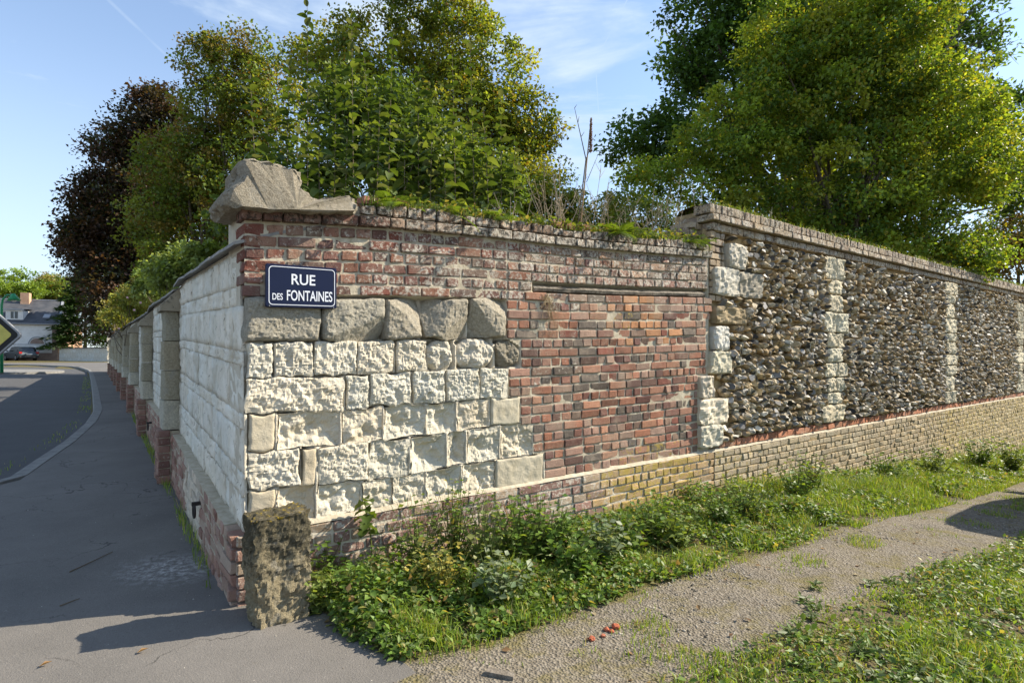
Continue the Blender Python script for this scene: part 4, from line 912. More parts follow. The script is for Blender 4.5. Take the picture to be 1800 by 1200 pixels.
# conifer and far trees
e = empty('cypress', (*at(150, 640, 63)[:2], .7), 'dark green conifer with drooping sprays before the far house', 'tree')
pts = []; cb = at(150, 600, 63); hgt = 148*63/F_PX
n = 16000; hh = RNG.random(n)**1.15; rr = (1-hh)**.8*3.3*np.sqrt(RNG.random(n))*(1+.28*np.sin(hh*60+RNG.random(n))); th = RNG.uniform(0, 2*math.pi, n)
P = cb+np.stack([rr*np.cos(th), rr*np.sin(th), hh*hgt-.25*rr], 1); Dn = np.stack([np.cos(th), np.sin(th), RNG.uniform(-.5, .35, n)], 1); Dn /= np.linalg.norm(Dn, axis=1, keepdims=True)
V, Ft = leaf_quads(P, Dn, rdir(n)+np.array((0, 0, 1.)), RNG.uniform(.28, .6, n), RNG.uniform(.08, .2, n)); c = np.array((.03, .06, .012))*RNG.uniform(.4, 1.5, (n, 1))
mesh('crown', V, Ft, MAT['leaf'], e, np.repeat(c, 4, 0)); V, F = tube([(*cb[:2], .7), (*cb[:2], cb[2]+hgt*.9)], [.2, .03], 8); mesh('trunk', V, F, MAT['bark'], e)
for i, (px_, py_, r_, lab, cols) in enumerate(((30, 505, 40, 'bright green round tree behind the slate-roofed house', [(.12, .17, .025), (.09, .14, .02)]), (88, 502, 30, 'mid green tree with brown tips behind the chimney', [(.08, .12, .02), (.14, .12, .04)]),
                                             (-60, 500, 60, 'green tree behind the left end of the house', [(.10, .15, .02)]), (118, 510, 26, 'brown-green tree beside the dark conifer', [(.09, .10, .025)]))):
    tree('roadside_tree', lab, 'tree', px_, 92+4*i, [lobe(px_, py_, 92+4*i, r_, r_*.8), lobe(px_-r_*.5, py_+12, 92+4*i, r_*.6), lobe(px_+r_*.6, py_+14, 92+4*i, r_*.6)], 130, 70, .9, .35, cols, .25, 14, 'trees behind the house')
# bare twig crown at the top right
e = empty('bare_branches', (*at(1640, 100, 14)[:2], float(zg(*at(1640, 100, 14)[:2]))), 'leafless thin branches sticking out of the right-hand trees', 'tree'); mb = MB()
b0 = at(1625, 330, 14); V, F = tube([(*at(1620, 300, 14)[:2], -1), b0, at(1640, 130, 14)], [.08, .06, .03], 6); mb.add(V, F)
for (x_, y_) in ((1790, 70), (1760, 25), (1725, -10), (1790, 95), (1770, 110), (1700, 20), (1745, 60), (1680, -20)):
    p = at(x_, y_, 14); a = at(1630, 150, 14); m1 = a+(p-a)*.4+rdir(1)[0]*.12+np.array((0, 0, .2)); m2 = a+(p-a)*.75+rdir(1)[0]*.1+np.array((0, 0, .1)); V, F = tube([a, m1, m2, p], [.016, .011, .007, .003], 5); mb.add(V, F)
    for k in range(6):
        q = m1+(p-m1)*RNG.random(); r2 = q+rdir(1)[0]*.35+np.array((.2, 0, .1)); V, F = tube([q, (q+r2)/2+rdir(1)[0]*.03, r2], [.006, .004, .002], 4); mb.add(V, F)
mb.build('branches', MAT['bark'], e)

# young apple-like shoots: each a stem with big separate leaves
def leaf_mesh(nm, L, wd, curl, col, lobed=False):
    us = np.linspace(0, 1, 6); V = []; F = []
    for i, u in enumerate(us):
        wv = wd/2*math.sin(math.pi*min(1, u*.93+.05))**.7*(1 if not lobed else (1, .8, 1.25, .7, 1.1, .4)[i]); zc_ = -curl*L*u*u; V += [(L*u, -wv, zc_+wv*.45), (L*u, 0, zc_), (L*u, wv, zc_+wv*.45)]
    for i in range(5):
        for j in range(2): q = i*3+j; F.append((q, q+3, q+4, q+1))
    me = bpy.data.meshes.new(nm); me.from_pydata(V, [], F); a = np.ones((len(V), 4), np.float32); a[:, :3] = col
    me.color_attributes.new('col', 'FLOAT_COLOR', 'POINT').data.foreach_set('color', a.ravel()); me.materials.append(MAT['leaf']); me.polygons.foreach_set('use_smooth', [True]*len(F)); return me
LEAVES = [leaf_mesh('leaf', .125, .088, c_, tuple(1.15*q for q in col)) for c_, col in ((.25, (.05, .085, .018)), (.5, (.065, .105, .02)), (.15, (.085, .12, .03)), (.4, (.04, .07, .018)), (.6, (.11, .15, .04)), (.3, (.09, .11, .06)))]
def put_leaf(me, p, dirv, up, sc, parent):
    x = Vector(dirv).normalized(); y = Vector(up).cross(x).normalized(); z = x.cross(y); M = Matrix((x, y, z)).transposed().to_4x4(); M.translation = Vector(p)
    o = bpy.data.objects.new('leaf', me); COL.objects.link(o); parent_to(o, parent); o.matrix_basis = M @ Matrix.Scale(sc, 4)
SH = [(440, 130, 5.4), (470, 190, 5.2), (508, 110, 5.7), (540, 5, 6.0), (560, 150, 5.3), (590, 120, 5.8), (618, 20, 6.1), (640, 95, 5.4), (668, 170, 5.2), (690, 60, 6.0), (712, 210, 5.3), (735, 115, 5.6), (760, 190, 5.4), (795, 95, 5.7), (826, 70, 6.0), (850, 190, 5.6),
      (880, 160, 6.0), (525, 230, 5.1), (610, 240, 5.1), (655, 250, 5.2), (780, 260, 5.4), (905, 240, 6.1)]
for i, (px_, py_, Y) in enumerate(SH):
    top = at(px_, py_, Y); bx, by = (px_+random.uniform(-14, 14)-CX)/F_PX*Y, Y+random.uniform(-.1, .2); base = np.array((bx, by, float(zg(bx, by))-.05)); hgt_ = 'tall' if py_ < 110 else ('short' if py_ > 200 else 'middling')
    e = empty('apple_shoot', base, {'tall': 'tall upright leafy apple shoot reaching above the shrubs behind the wall', 'middling': 'upright leafy apple shoot of middle height behind the corner wall', 'short': 'short leafy apple shoot just clearing the corner wall'}[hgt_], 'sapling', 'upright shoots behind the corner wall')
    mid = (base+top)/2+np.array((random.gauss(0, .04), random.gauss(0, .04), 0)); V, F = tube([base, mid, top], [.012, .007, .002], 6); mesh('stem', V, F, MAT['twig'], e, (.17, .14, .10))
    h = top[2]-2.05; nl = int(max(16, min(75, h/.032)))
    for k in range(nl):
        f = k/nl; z = 2.05+h*f; q = (z-base[2])/(top[2]-base[2]); p = base+(mid-base)*q*2 if q < .5 else mid+(top-mid)*(q-.5)*2
        th = k*2.4+i; el = random.uniform(-.35, .35)+.5*f**3; d = (math.cos(th)*math.cos(el), math.sin(th)*math.cos(el), math.sin(el)); put_leaf(random.choice(LEAVES), p, d, (random.gauss(0, .3), random.gauss(0, .3), 1), random.uniform(.75, 1.25)*(1-.35*f**4), e)

# ------------------------------------------------------------------ grass and weeds
def blades(P, h, wd, col, lean=.5):
    n = len(P); th = RNG.uniform(0, 2*math.pi, n); ln = RNG.uniform(.15, 1, n)*lean; dx = np.stack([np.cos(th), np.sin(th), 0*th], 1); sd_ = np.stack([-np.sin(th), np.cos(th), 0*th], 1)
    fa = RNG.uniform(0, math.pi, n); sd_ = np.stack([np.cos(fa), np.sin(fa), 0*fa], 1); h = h[:, None]; wd = wd[:, None]; ln = ln[:, None]; up_ = np.array((0, 0, 1.))
    b = P; m_ = P+up_*h*.6+dx*h*ln*.3; t_ = P+up_*h*(1-.35*ln)+dx*h*ln*.95
    V = np.stack([b-sd_*wd/2, b+sd_*wd/2, m_+sd_*wd*.38, m_-sd_*wd*.38, t_], 1).reshape(-1, 3); i = np.arange(n)*5
    Ft = np.concatenate([np.stack([i, i+1, i+2], 1), np.stack([i, i+2, i+3], 1), np.stack([i+3, i+2, i+4], 1)]); return V, Ft, np.repeat(col, 5, 0)
def sample_st(s0, s1, tlo, thi, n, dens=None):
    s = RNG.uniform(s0, s1, n); lo, hi = tlo(s), thi(s); t = lo+(hi-lo)*RNG.random(n); k = hi > lo
    if dens is not None: k &= RNG.random(n) < dens(s, t)
    s, t = s[k], t[k]; x = C0[0]+s*D[0]+t*T[0]; y = C0[1]+s*D[1]+t*T[1]; return np.stack([x, y, zg(x, y)-.005], 1), s, t
GC = np.array([(.12, .19, .022), (.16, .23, .028), (.085, .14, .02), (.20, .23, .045), (.26, .23, .10)])
def grass(name, lab, s0, s1, tlo, thi, n, hfun, dens=None, wd=.005, lean=.6):
    P, s, t = sample_st(s0, s1, tlo, thi, n, dens); h = hfun(s, t)*RNG.uniform(.5, 1.3, len(P)); c = GC[RNG.choice(5, len(P), p=[.30, .27, .17, .16, .10])]*RNG.uniform(1.0, 1.8, (len(P), 1))
    V, Ft, c = blades(P, h, wd*RNG.uniform(.7, 1.5, len(P)), c, lean); o = mesh(name, V, Ft, MAT['grass'], None, c); tag(o, lab, 'grass', kind='stuff')
def nz(s, t, sc, o=3): return fbm(np.stack([s, t, 0*s], 1), sc, o)+.5
grass('verge_grass', 'green grass growing along the foot of the wall', .35, 4.6, lambda s: verge_t(s)-.05, lambda s: -.07+0*s, 46000, lambda s, t: .04+.20*np.clip((t-verge_t(s)+.1)/.4, 0, 1)*nz(s, t, 3.5)**1.6,
      lambda s, t: np.clip((nz(s, t, 3.2, 4)-.40)*5, .03, 1)*np.clip((t-verge_t(s)+.08)/.3, .15, 1), .0045, 1.0)
grass('far_verge_grass', 'long green grass along the foot of the flint wall', 4.6, 20, lambda s: verge_t(s)-.08, lambda s: -.07+0*s, 90000, lambda s, t: .05+.34*np.clip((t-verge_t(s)+.1)/.7, 0, 1)*nz(s, t, 2.2)**1.5, lambda s, t: np.clip((nz(s, t, 2.4, 4)-.34)*5, .06, 1), .0065, 1.0)
grass('lawn_grass', 'rough green grass beside the gravel path', .2, 9, lambda s: np.maximum(lawn_t(s)-3.2, -8), lambda s: lawn_t(s)+.08, 180000, lambda s, t: .025+.12*nz(s, t, 3)**1.6*np.clip((lawn_t(s)-t)/.5, .2, 1), lambda s, t: np.clip((nz(s, t, 2.8, 4)-.26)*5, .12, 1)*np.clip((lawn_t(s)-t+.10)/.18, .1, 1), .0055, 1.1)
grass('path_tufts', 'sparse grass tufts on the gravel path', .5, 9, lambda s: lawn_t(s), lambda s: verge_t(s), 30000, lambda s, t: .02+.03*nz(s, t, 6), lambda s, t: np.clip((nz(s, t, 2.6, 4)-.60)*6, 0, .8), .004)
grass('wall_foot_grass', 'grass and moss in the joint between street wall and pavement', -.5, 0, lambda s: 0*s+.1, lambda s: 0*s+9, 9000, lambda s, t: .04+.10*nz(s, t, 4), lambda s, t: np.clip((s+.32-.20*((np.mod(t-2.92, 3.1) < .45)))/.1, 0, 1)*(s < -.085)*np.clip((nz(0*s, t, 1.6)-.38)*5, .08, 1)*(s > -.15-.16*(np.mod(t-2.92, 3.1) < .45)), .004)
grass('kerb_grass', 'thin strip of grass along the kerb', -9, 0, lambda s: 0*s-1, lambda s: 0*s+26, 60000, lambda s, t: .02+.04*nz(s, t, 3), lambda s, t: (np.abs(s-kerb_s(t)+.13) < .10)*np.clip((nz(s, t, 1.5)-.3)*4, 0, 1), .006)
def herbs(name, lab, s0, s1, tlo, thi, n, hfun, dens, ls):
    P, s, t = sample_st(s0, s1, tlo, thi, n, dens); m_ = len(P); h = hfun(s, t)*RNG.random(m_)**.7; P[:, 2] += .01+h; Dn = rdir(m_)*np.array((1, 1, .45)); Dn /= np.linalg.norm(Dn, axis=1, keepdims=True); Up = rdir(m_)*.55+np.array((0, 0, 1.))
    L = ls*RNG.uniform(.5, 1.5, m_); V, Ft = leaf_quads(P, Dn, Up, L, L*RNG.uniform(.35, .85, m_), .2); cols = np.array([(.08, .14, .022), (.11, .17, .03), (.06, .105, .02), (.15, .19, .07), (.20, .18, .05), (.17, .12, .06)])
    c = cols[RNG.choice(6, m_, p=[.3, .25, .2, .13, .08, .04])]*RNG.uniform(.9, 1.9, (m_, 1)); tag(mesh(name, V, Ft, MAT['leaf'], None, np.repeat(c, 4, 0)), lab, 'herbs', kind='stuff')
herbs('verge_herbs', 'mixed low leafy herbs among the grass at the wall foot', .3, 4.8, lambda s: verge_t(s)+.02, lambda s: -.06+0*s, 46000, lambda s, t: .02+.30*np.clip((t-verge_t(s))/.45, 0, 1)*nz(s, t, 2.4)**1.3, lambda s, t: np.clip((nz(s+5, t, 3)-.36)*4, .05, 1), .036)
herbs('far_verge_herbs', 'mixed leafy herbs in the long grass below the flint wall', 4.8, 18, lambda s: verge_t(s)+.05, lambda s: -.06+0*s, 30000, lambda s, t: .03+.30*np.clip((t-verge_t(s))/.7, 0, 1)*nz(s, t, 2)**1.3, lambda s, t: np.clip((nz(s+5, t, 2)-.42)*5, .02, 1), .05)
herbs('lawn_herbs', 'clover and low leafy herbs in the rough grass beside the path', .3, 8, lambda s: np.maximum(lawn_t(s)-2.6, -7), lambda s: lawn_t(s)+.06, 52000, lambda s, t: .015+.05*nz(s, t, 3), lambda s, t: np.clip((nz(s+9, t, 2.6)-.32)*5, .10, 1)*np.clip((lawn_t(s)-t+.08)/.18, .1, 1), .03)
def topz(s): return np.where(s < 4.45, zc(s)+.15, zu(s)+.262)
def top_grass(name, lab, s0, s1, n, h0):
    s = RNG.uniform(s0, s1, n); k = RNG.random(n) < np.clip((nz(s, 0*s, 2.5)-.25)*3, .1, 1); s = s[k]; nn_ = RNG.uniform(-.42, .03, len(s)); P = np.stack([C0[0]+s*D[0]+nn_*Nn[0], C0[1]+s*D[1]+nn_*Nn[1], topz(s)-.01], 1)
    c = GC[RNG.choice(5, len(P), p=[.25, .2, .2, .2, .15])]*RNG.uniform(.7, 1.2, (len(P), 1)); V, Ft, c = blades(P, h0*RNG.uniform(.4, 1.3, len(P)), .006*RNG.uniform(.7, 1.4, len(P)), c, .9); tag(mesh(name, V, Ft, MAT['grass'], None, c), lab, 'grass', kind='stuff')
top_grass('coping_grass', 'grass and moss growing on top of the corner wall', .7, 4.4, 9000, .085); top_grass('flint_coping_grass', 'grass and moss growing along the coping of the flint wall', 4.6, 20, 26000, .10)
for nm, lab, s0, s1, nn in (('coping_herbs', 'leafy herbs rooted on top of the corner wall', .68, 4.45, 5200), ('flint_coping_herbs', 'leafy herbs rooted along the coping of the flint wall', 4.5, 20, 9000)):
    s = RNG.uniform(s0, s1, nn); s = s[RNG.random(nn) < np.clip((nz(s+3, 0*s, 1.9)-.30)*3.5, .05, 1)]; m_ = len(s); q = RNG.uniform(-.42, .05, m_); hh = (.02+.15*nz(s, 0*s, 2.7)**1.4)*RNG.random(m_); P = np.stack([C0[0]+s*D[0]+q*Nn[0], C0[1]+s*D[1]+q*Nn[1], topz(s)+hh], 1)
    L = .035*RNG.uniform(.5, 1.5, m_); Dn = rdir(m_)*np.array((1, 1, .6)); Dn /= np.linalg.norm(Dn, axis=1, keepdims=True); V, Ft = leaf_quads(P, Dn, rdir(m_)*.6+np.array((0, 0, 1.)), L, L*RNG.uniform(.3, .8, m_), .2)
    tag(mesh(nm, V, Ft, MAT['leaf'], None, np.repeat(np.array([(.13, .19, .03), (.17, .21, .04), (.09, .14, .025), (.22, .19, .06)])[RNG.integers(0, 4, m_)]*RNG.uniform(.7, 1.3, (m_, 1)), 4, 0)), lab, 'herbs', kind='stuff')
# soil mounds on the wall tops
for nm, lab, s0, s1 in (('moss_bed', 'mossy soil on top of the corner wall', .68, 4.42), ('moss_cushion', 'mossy soil along the coping of the flint wall', 4.5, 20.5)):
    sl_ = np.linspace(s0, s1, 140); V = []
    for q in sl_:
        for j, n_ in enumerate((.015, -.05, -.2, -.40, -.46)): V.append(W(q, float(topz(q))+(-.02, .02, .045, .03, -.05)[j]+.05*float(fbm(np.array([[q, n_, 0.]]), 7, 3)[0]), n_))
    tag(mesh(nm, V, [(i*5+j, i*5+5+j, i*5+6+j, i*5+1+j) for i in range(139) for j in range(4)], MAT['ground'], None, (0, 1, 0), smooth=True), lab, 'moss', kind='stuff')

def weed(p, h, spread, nst, lsz, cols, label, name='weed_plant', lw=.6, per=9, up_=.6, group='weeds along the foot of the wall', cat='weed'):
    e = empty(name, p, label, cat, group); P = []; Dn = []; Up = []; L = []; C = []; mb = MB()
    for k in range(nst):
        th = random.uniform(0, 6.28); tip = np.array(p)+np.array((math.cos(th)*spread*random.random(), math.sin(th)*spread*random.random(), h*random.uniform(.55, 1.1))); b = np.array(p)+np.array((random.gauss(0, .02), random.gauss(0, .02), -.01)); V, F = tube([b, (b+tip)/2+rdir(1)[0]*.02, tip], [.003, .0025, .0012], 4); mb.add(V, F, (.11, .13, .04))
        col = np.array(random.choice(cols))
        for q in range(per):
            f = (q+.6)/per; c = b+(tip-b)*f; ph = q*2.4+k; d = np.array((math.cos(ph), math.sin(ph), random.uniform(-.3, up_))); P.append(c); Dn.append(d/np.linalg.norm(d)); Up.append((random.gauss(0, .4), random.gauss(0, .4), 1)); L.append(lsz*random.uniform(.6, 1.3)*(1.1-.4*f)); C.append(col*random.uniform(.75, 1.25))
    Up = np.array(Up); Up /= np.linalg.norm(Up, axis=1, keepdims=True); L = np.array(L); V, Ft = leaf_quads(np.array(P), np.array(Dn), Up, L, L*lw, .15); mesh('foliage', V, Ft, MAT['leaf'], e, np.repeat(np.array(C), 4, 0)); mb.build('stems', MAT['twig'], e)
    return e
def on_verge(px, py): return gpx(px, py)
G1 = [(.055, .10, .018), (.075, .13, .02), (.10, .15, .025)]; G2 = [(.12, .16, .04), (.09, .13, .03)]; G3 = [(.16, .17, .05), (.19, .16, .03)]; GS = [(.14, .17, .10), (.10, .14, .07)]
WE = []
for (px_, py_, h, sp, nst, ls, cl, lab) in (
    (575, 1015, .22, .12, 7, .05, G1, 'leafy dark green weed between the bollard and the plinth'), (560, 1060, .16, .10, 6, .045, G2, 'low pale leafy weed right beside the stone bollard'), (600, 1050, .15, .12, 6, .045, G1, 'low broad-leaved weed near the bollard'),
    (735, 1000, .34, .18, 12, .04, G2, 'bushy pale green weed against the plinth below the rough stones'), (800, 985, .40, .2, 16, .04, G1+G3, 'big bushy weed with small yellowing leaves against the plinth'), (770, 1040, .25, .2, 10, .045, G3, 'weed with yellow autumn leaves among green ones'),
    (850, 1000, .36, .2, 14, .04, G2, 'tall leafy weed beside the yellowing bush'), (905, 985, .34, .2, 14, .05, G1, 'dark green bramble-like weed below the brick patch'), (950, 975, .32, .2, 14, .055, G1, 'broad-leaved dark weed below the brick patch'), (985, 965, .26, .18, 10, .05, G1, 'dark leafy weed beside the pale stone'),
    (880, 1050, .2, .2, 10, .055, GS, 'silvery thistle-like weed in front of the bushes'), (1010, 1010, .22, .2, 10, .06, G1, 'long-leaved weed in the verge below the yellow bricks'), (1060, 985, .22, .2, 10, .06, GS, 'silver green weed below the yellow bricks'), (1100, 965, .22, .18, 9, .055, G1, 'leafy weed below the yellow lichened bricks'),
    (1150, 940, .24, .18, 10, .05, G1, 'leafy weed between the two pale stones'), (1190, 950, .2, .2, 9, .06, G2, 'long-leaved weed in front of the pale stones'), (1270, 915, .25, .2, 10, .05, G1, 'dark leafy weed right of the pale rubble stone'), (1310, 900, .28, .2, 12, .045, G2, 'bushy weed at the start of the flint wall'),
    (1400, 870, .30, .25, 14, .05, G1, 'round dark leafy weed below the flint panel'), (1425, 860, .34, .22, 14, .045, G1+G3, 'bushy reddish-tipped weed below the first stone pier'), (1560, 840, .3, .25, 12, .06, G1, 'leafy weed against the grey plinth'), (1640, 830, .32, .3, 14, .06, G2, 'pale leafy weed near the second stone pier'), (1720, 815, .4, .3, 14, .07, G1, 'leafy weed near the end of the wall'), (1780, 820, .4, .3, 14, .07, G2, 'bushy weed at the far end of the verge')):
    p = on_verge(px_, py_+14); weed(p, h*1.4, sp*1.25, int(nst*3), ls*1.2, [tuple(1.6*v for v in q) for q in cl], lab, lw=.75)
for i in range(46):                                              # low rosettes in the lawn and verge
    if i < 26: q = gpx(random.uniform(1380, 1800), random.uniform(1020, 1200)); lab = 'low dandelion-like rosette in the rough grass beside the path'; gp_ = 'rosettes in the rough grass'
    else: u_ = random.random(); q = gpx(600+760*u_, float(np.interp(600+760*u_, [p[0] for p in VERGE_PX], [p[1] for p in VERGE_PX]))-random.uniform(8, 45)); lab = 'low leafy rosette at the edge of the verge'; gp_ = 'rosettes along the verge'
    weed(q, .04, .035, 4, .062, [(.12, .19, .03), (.09, .15, .025), (.14, .18, .08)], lab, 'rosette', .36, 6, .5, gp_, 'weed')
# seedling maple by the bollard
e = empty('maple_seedling', gpx(655, 1010), 'slim maple seedling with lobed leaves in front of the white stones', 'seedling'); b = gpx(655, 1010); tip = np.array(W(S(622)+.02, Zw(625, 870), .12)); V, F = tube([b, (b+tip)/2+np.array((.015, 0, 0)), tip], [.006, .005, .003], 6); mesh('stem', V, F, MAT['twig'], e, (.16, .17, .05))
ML = [leaf_mesh('leaf', .075, .075, c_, col, True) for c_, col in ((.3, (.09, .14, .025)), (.5, (.12, .16, .03)), (.2, (.07, .11, .02)))]
for k in range(16):
    f = .55+.45*k/15; th = k*2.2; put_leaf(ML[k % 3], b+(tip-b)*f, (math.cos(th), math.sin(th), random.uniform(-.3, .3)), (random.gauss(0, .3), random.gauss(0, .3), 1), random.uniform(.8, 1.15), e)
# dry stalks: one thing each
def stalks(name, lab, p, n, h, spread, col, cat='dry weed', group=None, seed=0, twigs=0):
    e = empty(name, p, lab, cat, group); mb = MB()
    for k in range(n):
        b = np.array(p)+np.array((random.gauss(0, .03), random.gauss(0, .03), -.02)); tip = b+np.array((random.gauss(0, spread), random.gauss(0, spread), h*random.uniform(.5, 1.1))); m_ = (b+tip)/2+rdir(1)[0]*.03; V, F = tube([b, m_, tip], [.0035, .0028, .0014], 5); mb.add(V, F, jitter(col, .2))
        for q in range(twigs): f = random.uniform(.4, .95); c = b+(tip-b)*f; d = c+rdir(1)[0]*.12*h+np.array((0, 0, .1*h)); V, F = tube([c, d], [.0022, .001], 4); mb.add(V, F, jitter(col, .2))
    mb.build('stalks', MAT['twig'], e); return e
DRY = (.30, .24, .16)
def top_at(px, Y=None): s_ = S(px); return np.array(W(s_, float(topz(s_))-.02, -.15))
for px_, n, h, sp, lab in ((985, 6, .34, .16, 'fan of thin dry stalks on the wall top left of the seed spike'), (1010, 8, .36, .14, 'dense bundle of dry stalks beside the seed spike'), (1070, 5, .45, .14, 'forked dry stalks leaning right of the seed spike'), (1130, 5, .32, .10, 'short dry stalks above the wooden lintel'),
                           (1170, 7, .40, .09, 'dry branching stalks near the step of the wall'), (1205, 4, .45, .06, 'tall thin dry stalks in front of the broken brick step'), (930, 4, .22, .12, 'short dry stalks on the sagging wall top'), (1090, 4, .26, .16, 'low tangled dry stalks behind the fern')):
    stalks('dry_stalks', lab, top_at(px_), int(n*1.7), h*1.45, sp*1.2, (.36, .30, .21), twigs=4)
for px_, h, lab in ((1250, .45, 'single pale stalk on the broken brick step'), (1375, .32, 'thin pale stalk on the coping of the flint wall'), (1310, .28, 'short forked stalk on the coping of the flint wall'), (1520, .35, 'leaning pale stalk above the first stone pier')):
    stalks('pale_stalk', lab, top_at(px_), 2, h, .05, (.45, .38, .26), twigs=2)
e = empty('bare_sapling', top_at(1035), 'bare dark forked twig rising beside the seed spike', 'dry weed'); b = top_at(1035); Yb = b[1]; mb = MB(); tp = at(1010, 190, Yb); fk = at(1030, 280, Yb)
V, F = tube([b, fk, at(1020, 235, Yb), tp], [.006, .005, .004, .002], 5); mb.add(V, F, (.10, .085, .06))
for a, c in ((fk, at(1040, 255, Yb)), (at(1031, 320, Yb), at(1050, 275, Yb)), (at(1016, 215, Yb), at(1018, 205, Yb)), (tp, at(1014, 184, Yb)), (at(1022, 240, Yb), at(1027, 232, Yb))): V, F = tube([a, c], [.003, .0015], 4); mb.add(V, F, (.10, .085, .06))
mb.build('twigs', MAT['twig'], e)
e = empty('seed_spike', top_at(1040), 'tall dry brown seed spike standing up against the sky', 'dry weed'); b = top_at(1040); tp = at(1039, 208, Yb); V, F = tube([b, (b+tp)/2, tp], [.007, .006, .004], 6); mesh('stem', V, F, MAT['twig'], e, (.30, .21, .12))
n = 500; f = RNG.random(n); P = at(1038, 268, Yb)+(tp-at(1038, 268, Yb))*f[:, None]; Dn = rdir(n)+np.array((0, 0, .5)); Dn /= np.linalg.norm(Dn, axis=1, keepdims=True); V, Ft = leaf_quads(P, Dn, rdir(n), .022*(1.15-.5*f), 0*f+.008); mesh('seed_head', V, Ft, MAT['dry'], e, (.20, .12, .08))
for s_, lab in ((S(960), 'dry straw hanging on the bricks under the left end of the lintel'), (S(1300), 'dry straw hanging on the broken quoin beside the lintel')):   # hanging dry roots
    e = empty('hanging_straw', W(s_, 1.9, .02), lab, 'dry weed'); mb = MB(); zt_ = float(zf(s_, 19.6)) if s_ < 4 else 1.92
    for k in range(40): a = W(s_+random.gauss(0, .03), zt_+random.uniform(-.02, .03), .01); c = W(s_+random.gauss(.06, .09), zt_-random.uniform(.12, .34), .03+abs(random.gauss(0, .02))); V, F = tube([a, (np.array(a)+c)/2+rdir(1)[0]*.015, c], [.0012, .001, .0006], 3); mb.add(V, F, jitter((.42, .31, .17), .2))
    mb.build('straws', MAT['twig'], e)
for px_, py_, lab in ((1470, 1010, 0), (905, 890, 'reddish dry grass stems leaning on the plinth below the smooth stone'), (690, 900, 'thin dry weed stems against the rough white stones')):
    if lab: stalks('dry_grass', lab, gpx(px_, 960), 7, .5, .13, (.34, .20, .10), twigs=3)
# ferns on the wall top: fronds as parts
def frond_mesh(L):
    V, F = [], []; n = 17
    for i in range(n):
        u = i/(n-1); x = L*u; z = .35*L*u-.55*L*u*u; wv = .30*L*math.sin(math.pi*(u*.85+.12))
        for sgn in (-1, 1): b = len(V); V += [(x, 0, z), (x+.4*wv, sgn*wv, z-.12*wv), (x+.032*L, 0, z-.01*L), (x+.30*wv+.012*L, sgn*wv*.55, z)]; F.append((b, b+3, b+1) if sgn > 0 else (b, b+1, b+3)); F.append((b, b+2, b+3) if sgn > 0 else (b, b+3, b+2))
    me = bpy.data.meshes.new('frond'); me.from_pydata(V, [], F); a = np.ones((len(V), 4), np.float32); a[:, :3] = np.array((.10, .16, .02))*RNG.uniform(.7, 1.3, (len(V), 1)); me.color_attributes.new('col', 'FLOAT_COLOR', 'POINT').data.foreach_set('color', a.ravel()); me.materials.append(MAT['leaf']); return me
FR = [frond_mesh(.2), frond_mesh(.26), frond_mesh(.16)]
for px_, n, lab in ((1085, 12, 'bright green fern hanging over the middle of the wall top'), (1105, 9, 'fern trailing down over the cornice bricks'), (1205, 9, 'fern at the foot of the broken brick step'), (1238, 5, 'small fern hanging at the end of the low wall'), (700, 8, 'bright fern tuft beside the capstone'), (790, 6, 'low fern among the grass on the wall top'), (880, 6, 'small fern on the sagging wall top')):
    s_ = S(px_); p = W(s_, float(topz(s_))-.0, .0); e = empty('fern', p, lab, 'fern')
    for k in range(n):
        th = random.uniform(-.4, math.pi+.4) if px_ > 1000 else random.uniform(0, 6.28); d = np.array(D)*math.cos(th); dv = np.array((D[0]*math.cos(th)+Nn[0]*math.sin(th), D[1]*math.cos(th)+Nn[1]*math.sin(th), random.uniform(-.45, .5)))
        x = Vector(dv).normalized(); y = Vector((0, 0, 1)).cross(x).normalized(); z = x.cross(y); M = Matrix((x, y, z)).transposed().to_4x4(); M.translation = Vector(p)+Vector((random.gauss(0, .03), random.gauss(0, .03), .01)); o = bpy.data.objects.new('frond', random.choice(FR)); COL.objects.link(o); parent_to(o, e); o.matrix_basis = M @ Matrix.Scale(random.uniform(.7, 1.2), 4)

# ------------------------------------------------------------------ stones, litter and small things on the ground
def pebbles(name, lab, P, size, cols, cat='gravel'):
    oc = np.array([(1, 0, 0), (-1, 0, 0), (0, 1, 0), (0, -1, 0), (0, 0, 1), (0, 0, -1)], float); of = np.array([(0, 2, 4), (2, 1, 4), (1, 3, 4), (3, 0, 4), (2, 0, 5), (1, 2, 5), (3, 1, 5), (0, 3, 5)]); n = len(P)
    V = oc[None]*(1+.35*RNG.standard_normal((n, 6, 1)))*(size*RNG.uniform(.4, 1.4, n)**1.5)[:, None, None]*np.array((1, 1, .6)); th = RNG.uniform(0, 6.28, n); c_, s_ = np.cos(th)[:, None], np.sin(th)[:, None]
    V = np.stack([V[..., 0]*c_-V[..., 1]*s_, V[..., 0]*s_+V[..., 1]*c_, V[..., 2]], 2)+P[:, None]; Ft = (of[None]+(np.arange(n)*6)[:, None, None]).reshape(-1, 3); col = np.array(cols)[RNG.integers(0, len(cols), n)]*RNG.uniform(.7, 1.2, (n, 1))
    tag(mesh(name, V.reshape(-1, 3), Ft, MAT['pebble'], None, np.repeat(col, 6, 0)), lab, cat, kind='stuff')
P, _, _ = sample_st(.35, 9, lambda s: lawn_t(s)-.1, lambda s: verge_t(s)+.1, 9000); pebbles('gravel', 'grey and pale gravel on the path', P+np.array((0, 0, .003)), .0065, [(.22, .19, .15), (.28, .25, .20), (.13, .115, .09), (.40, .36, .30)])
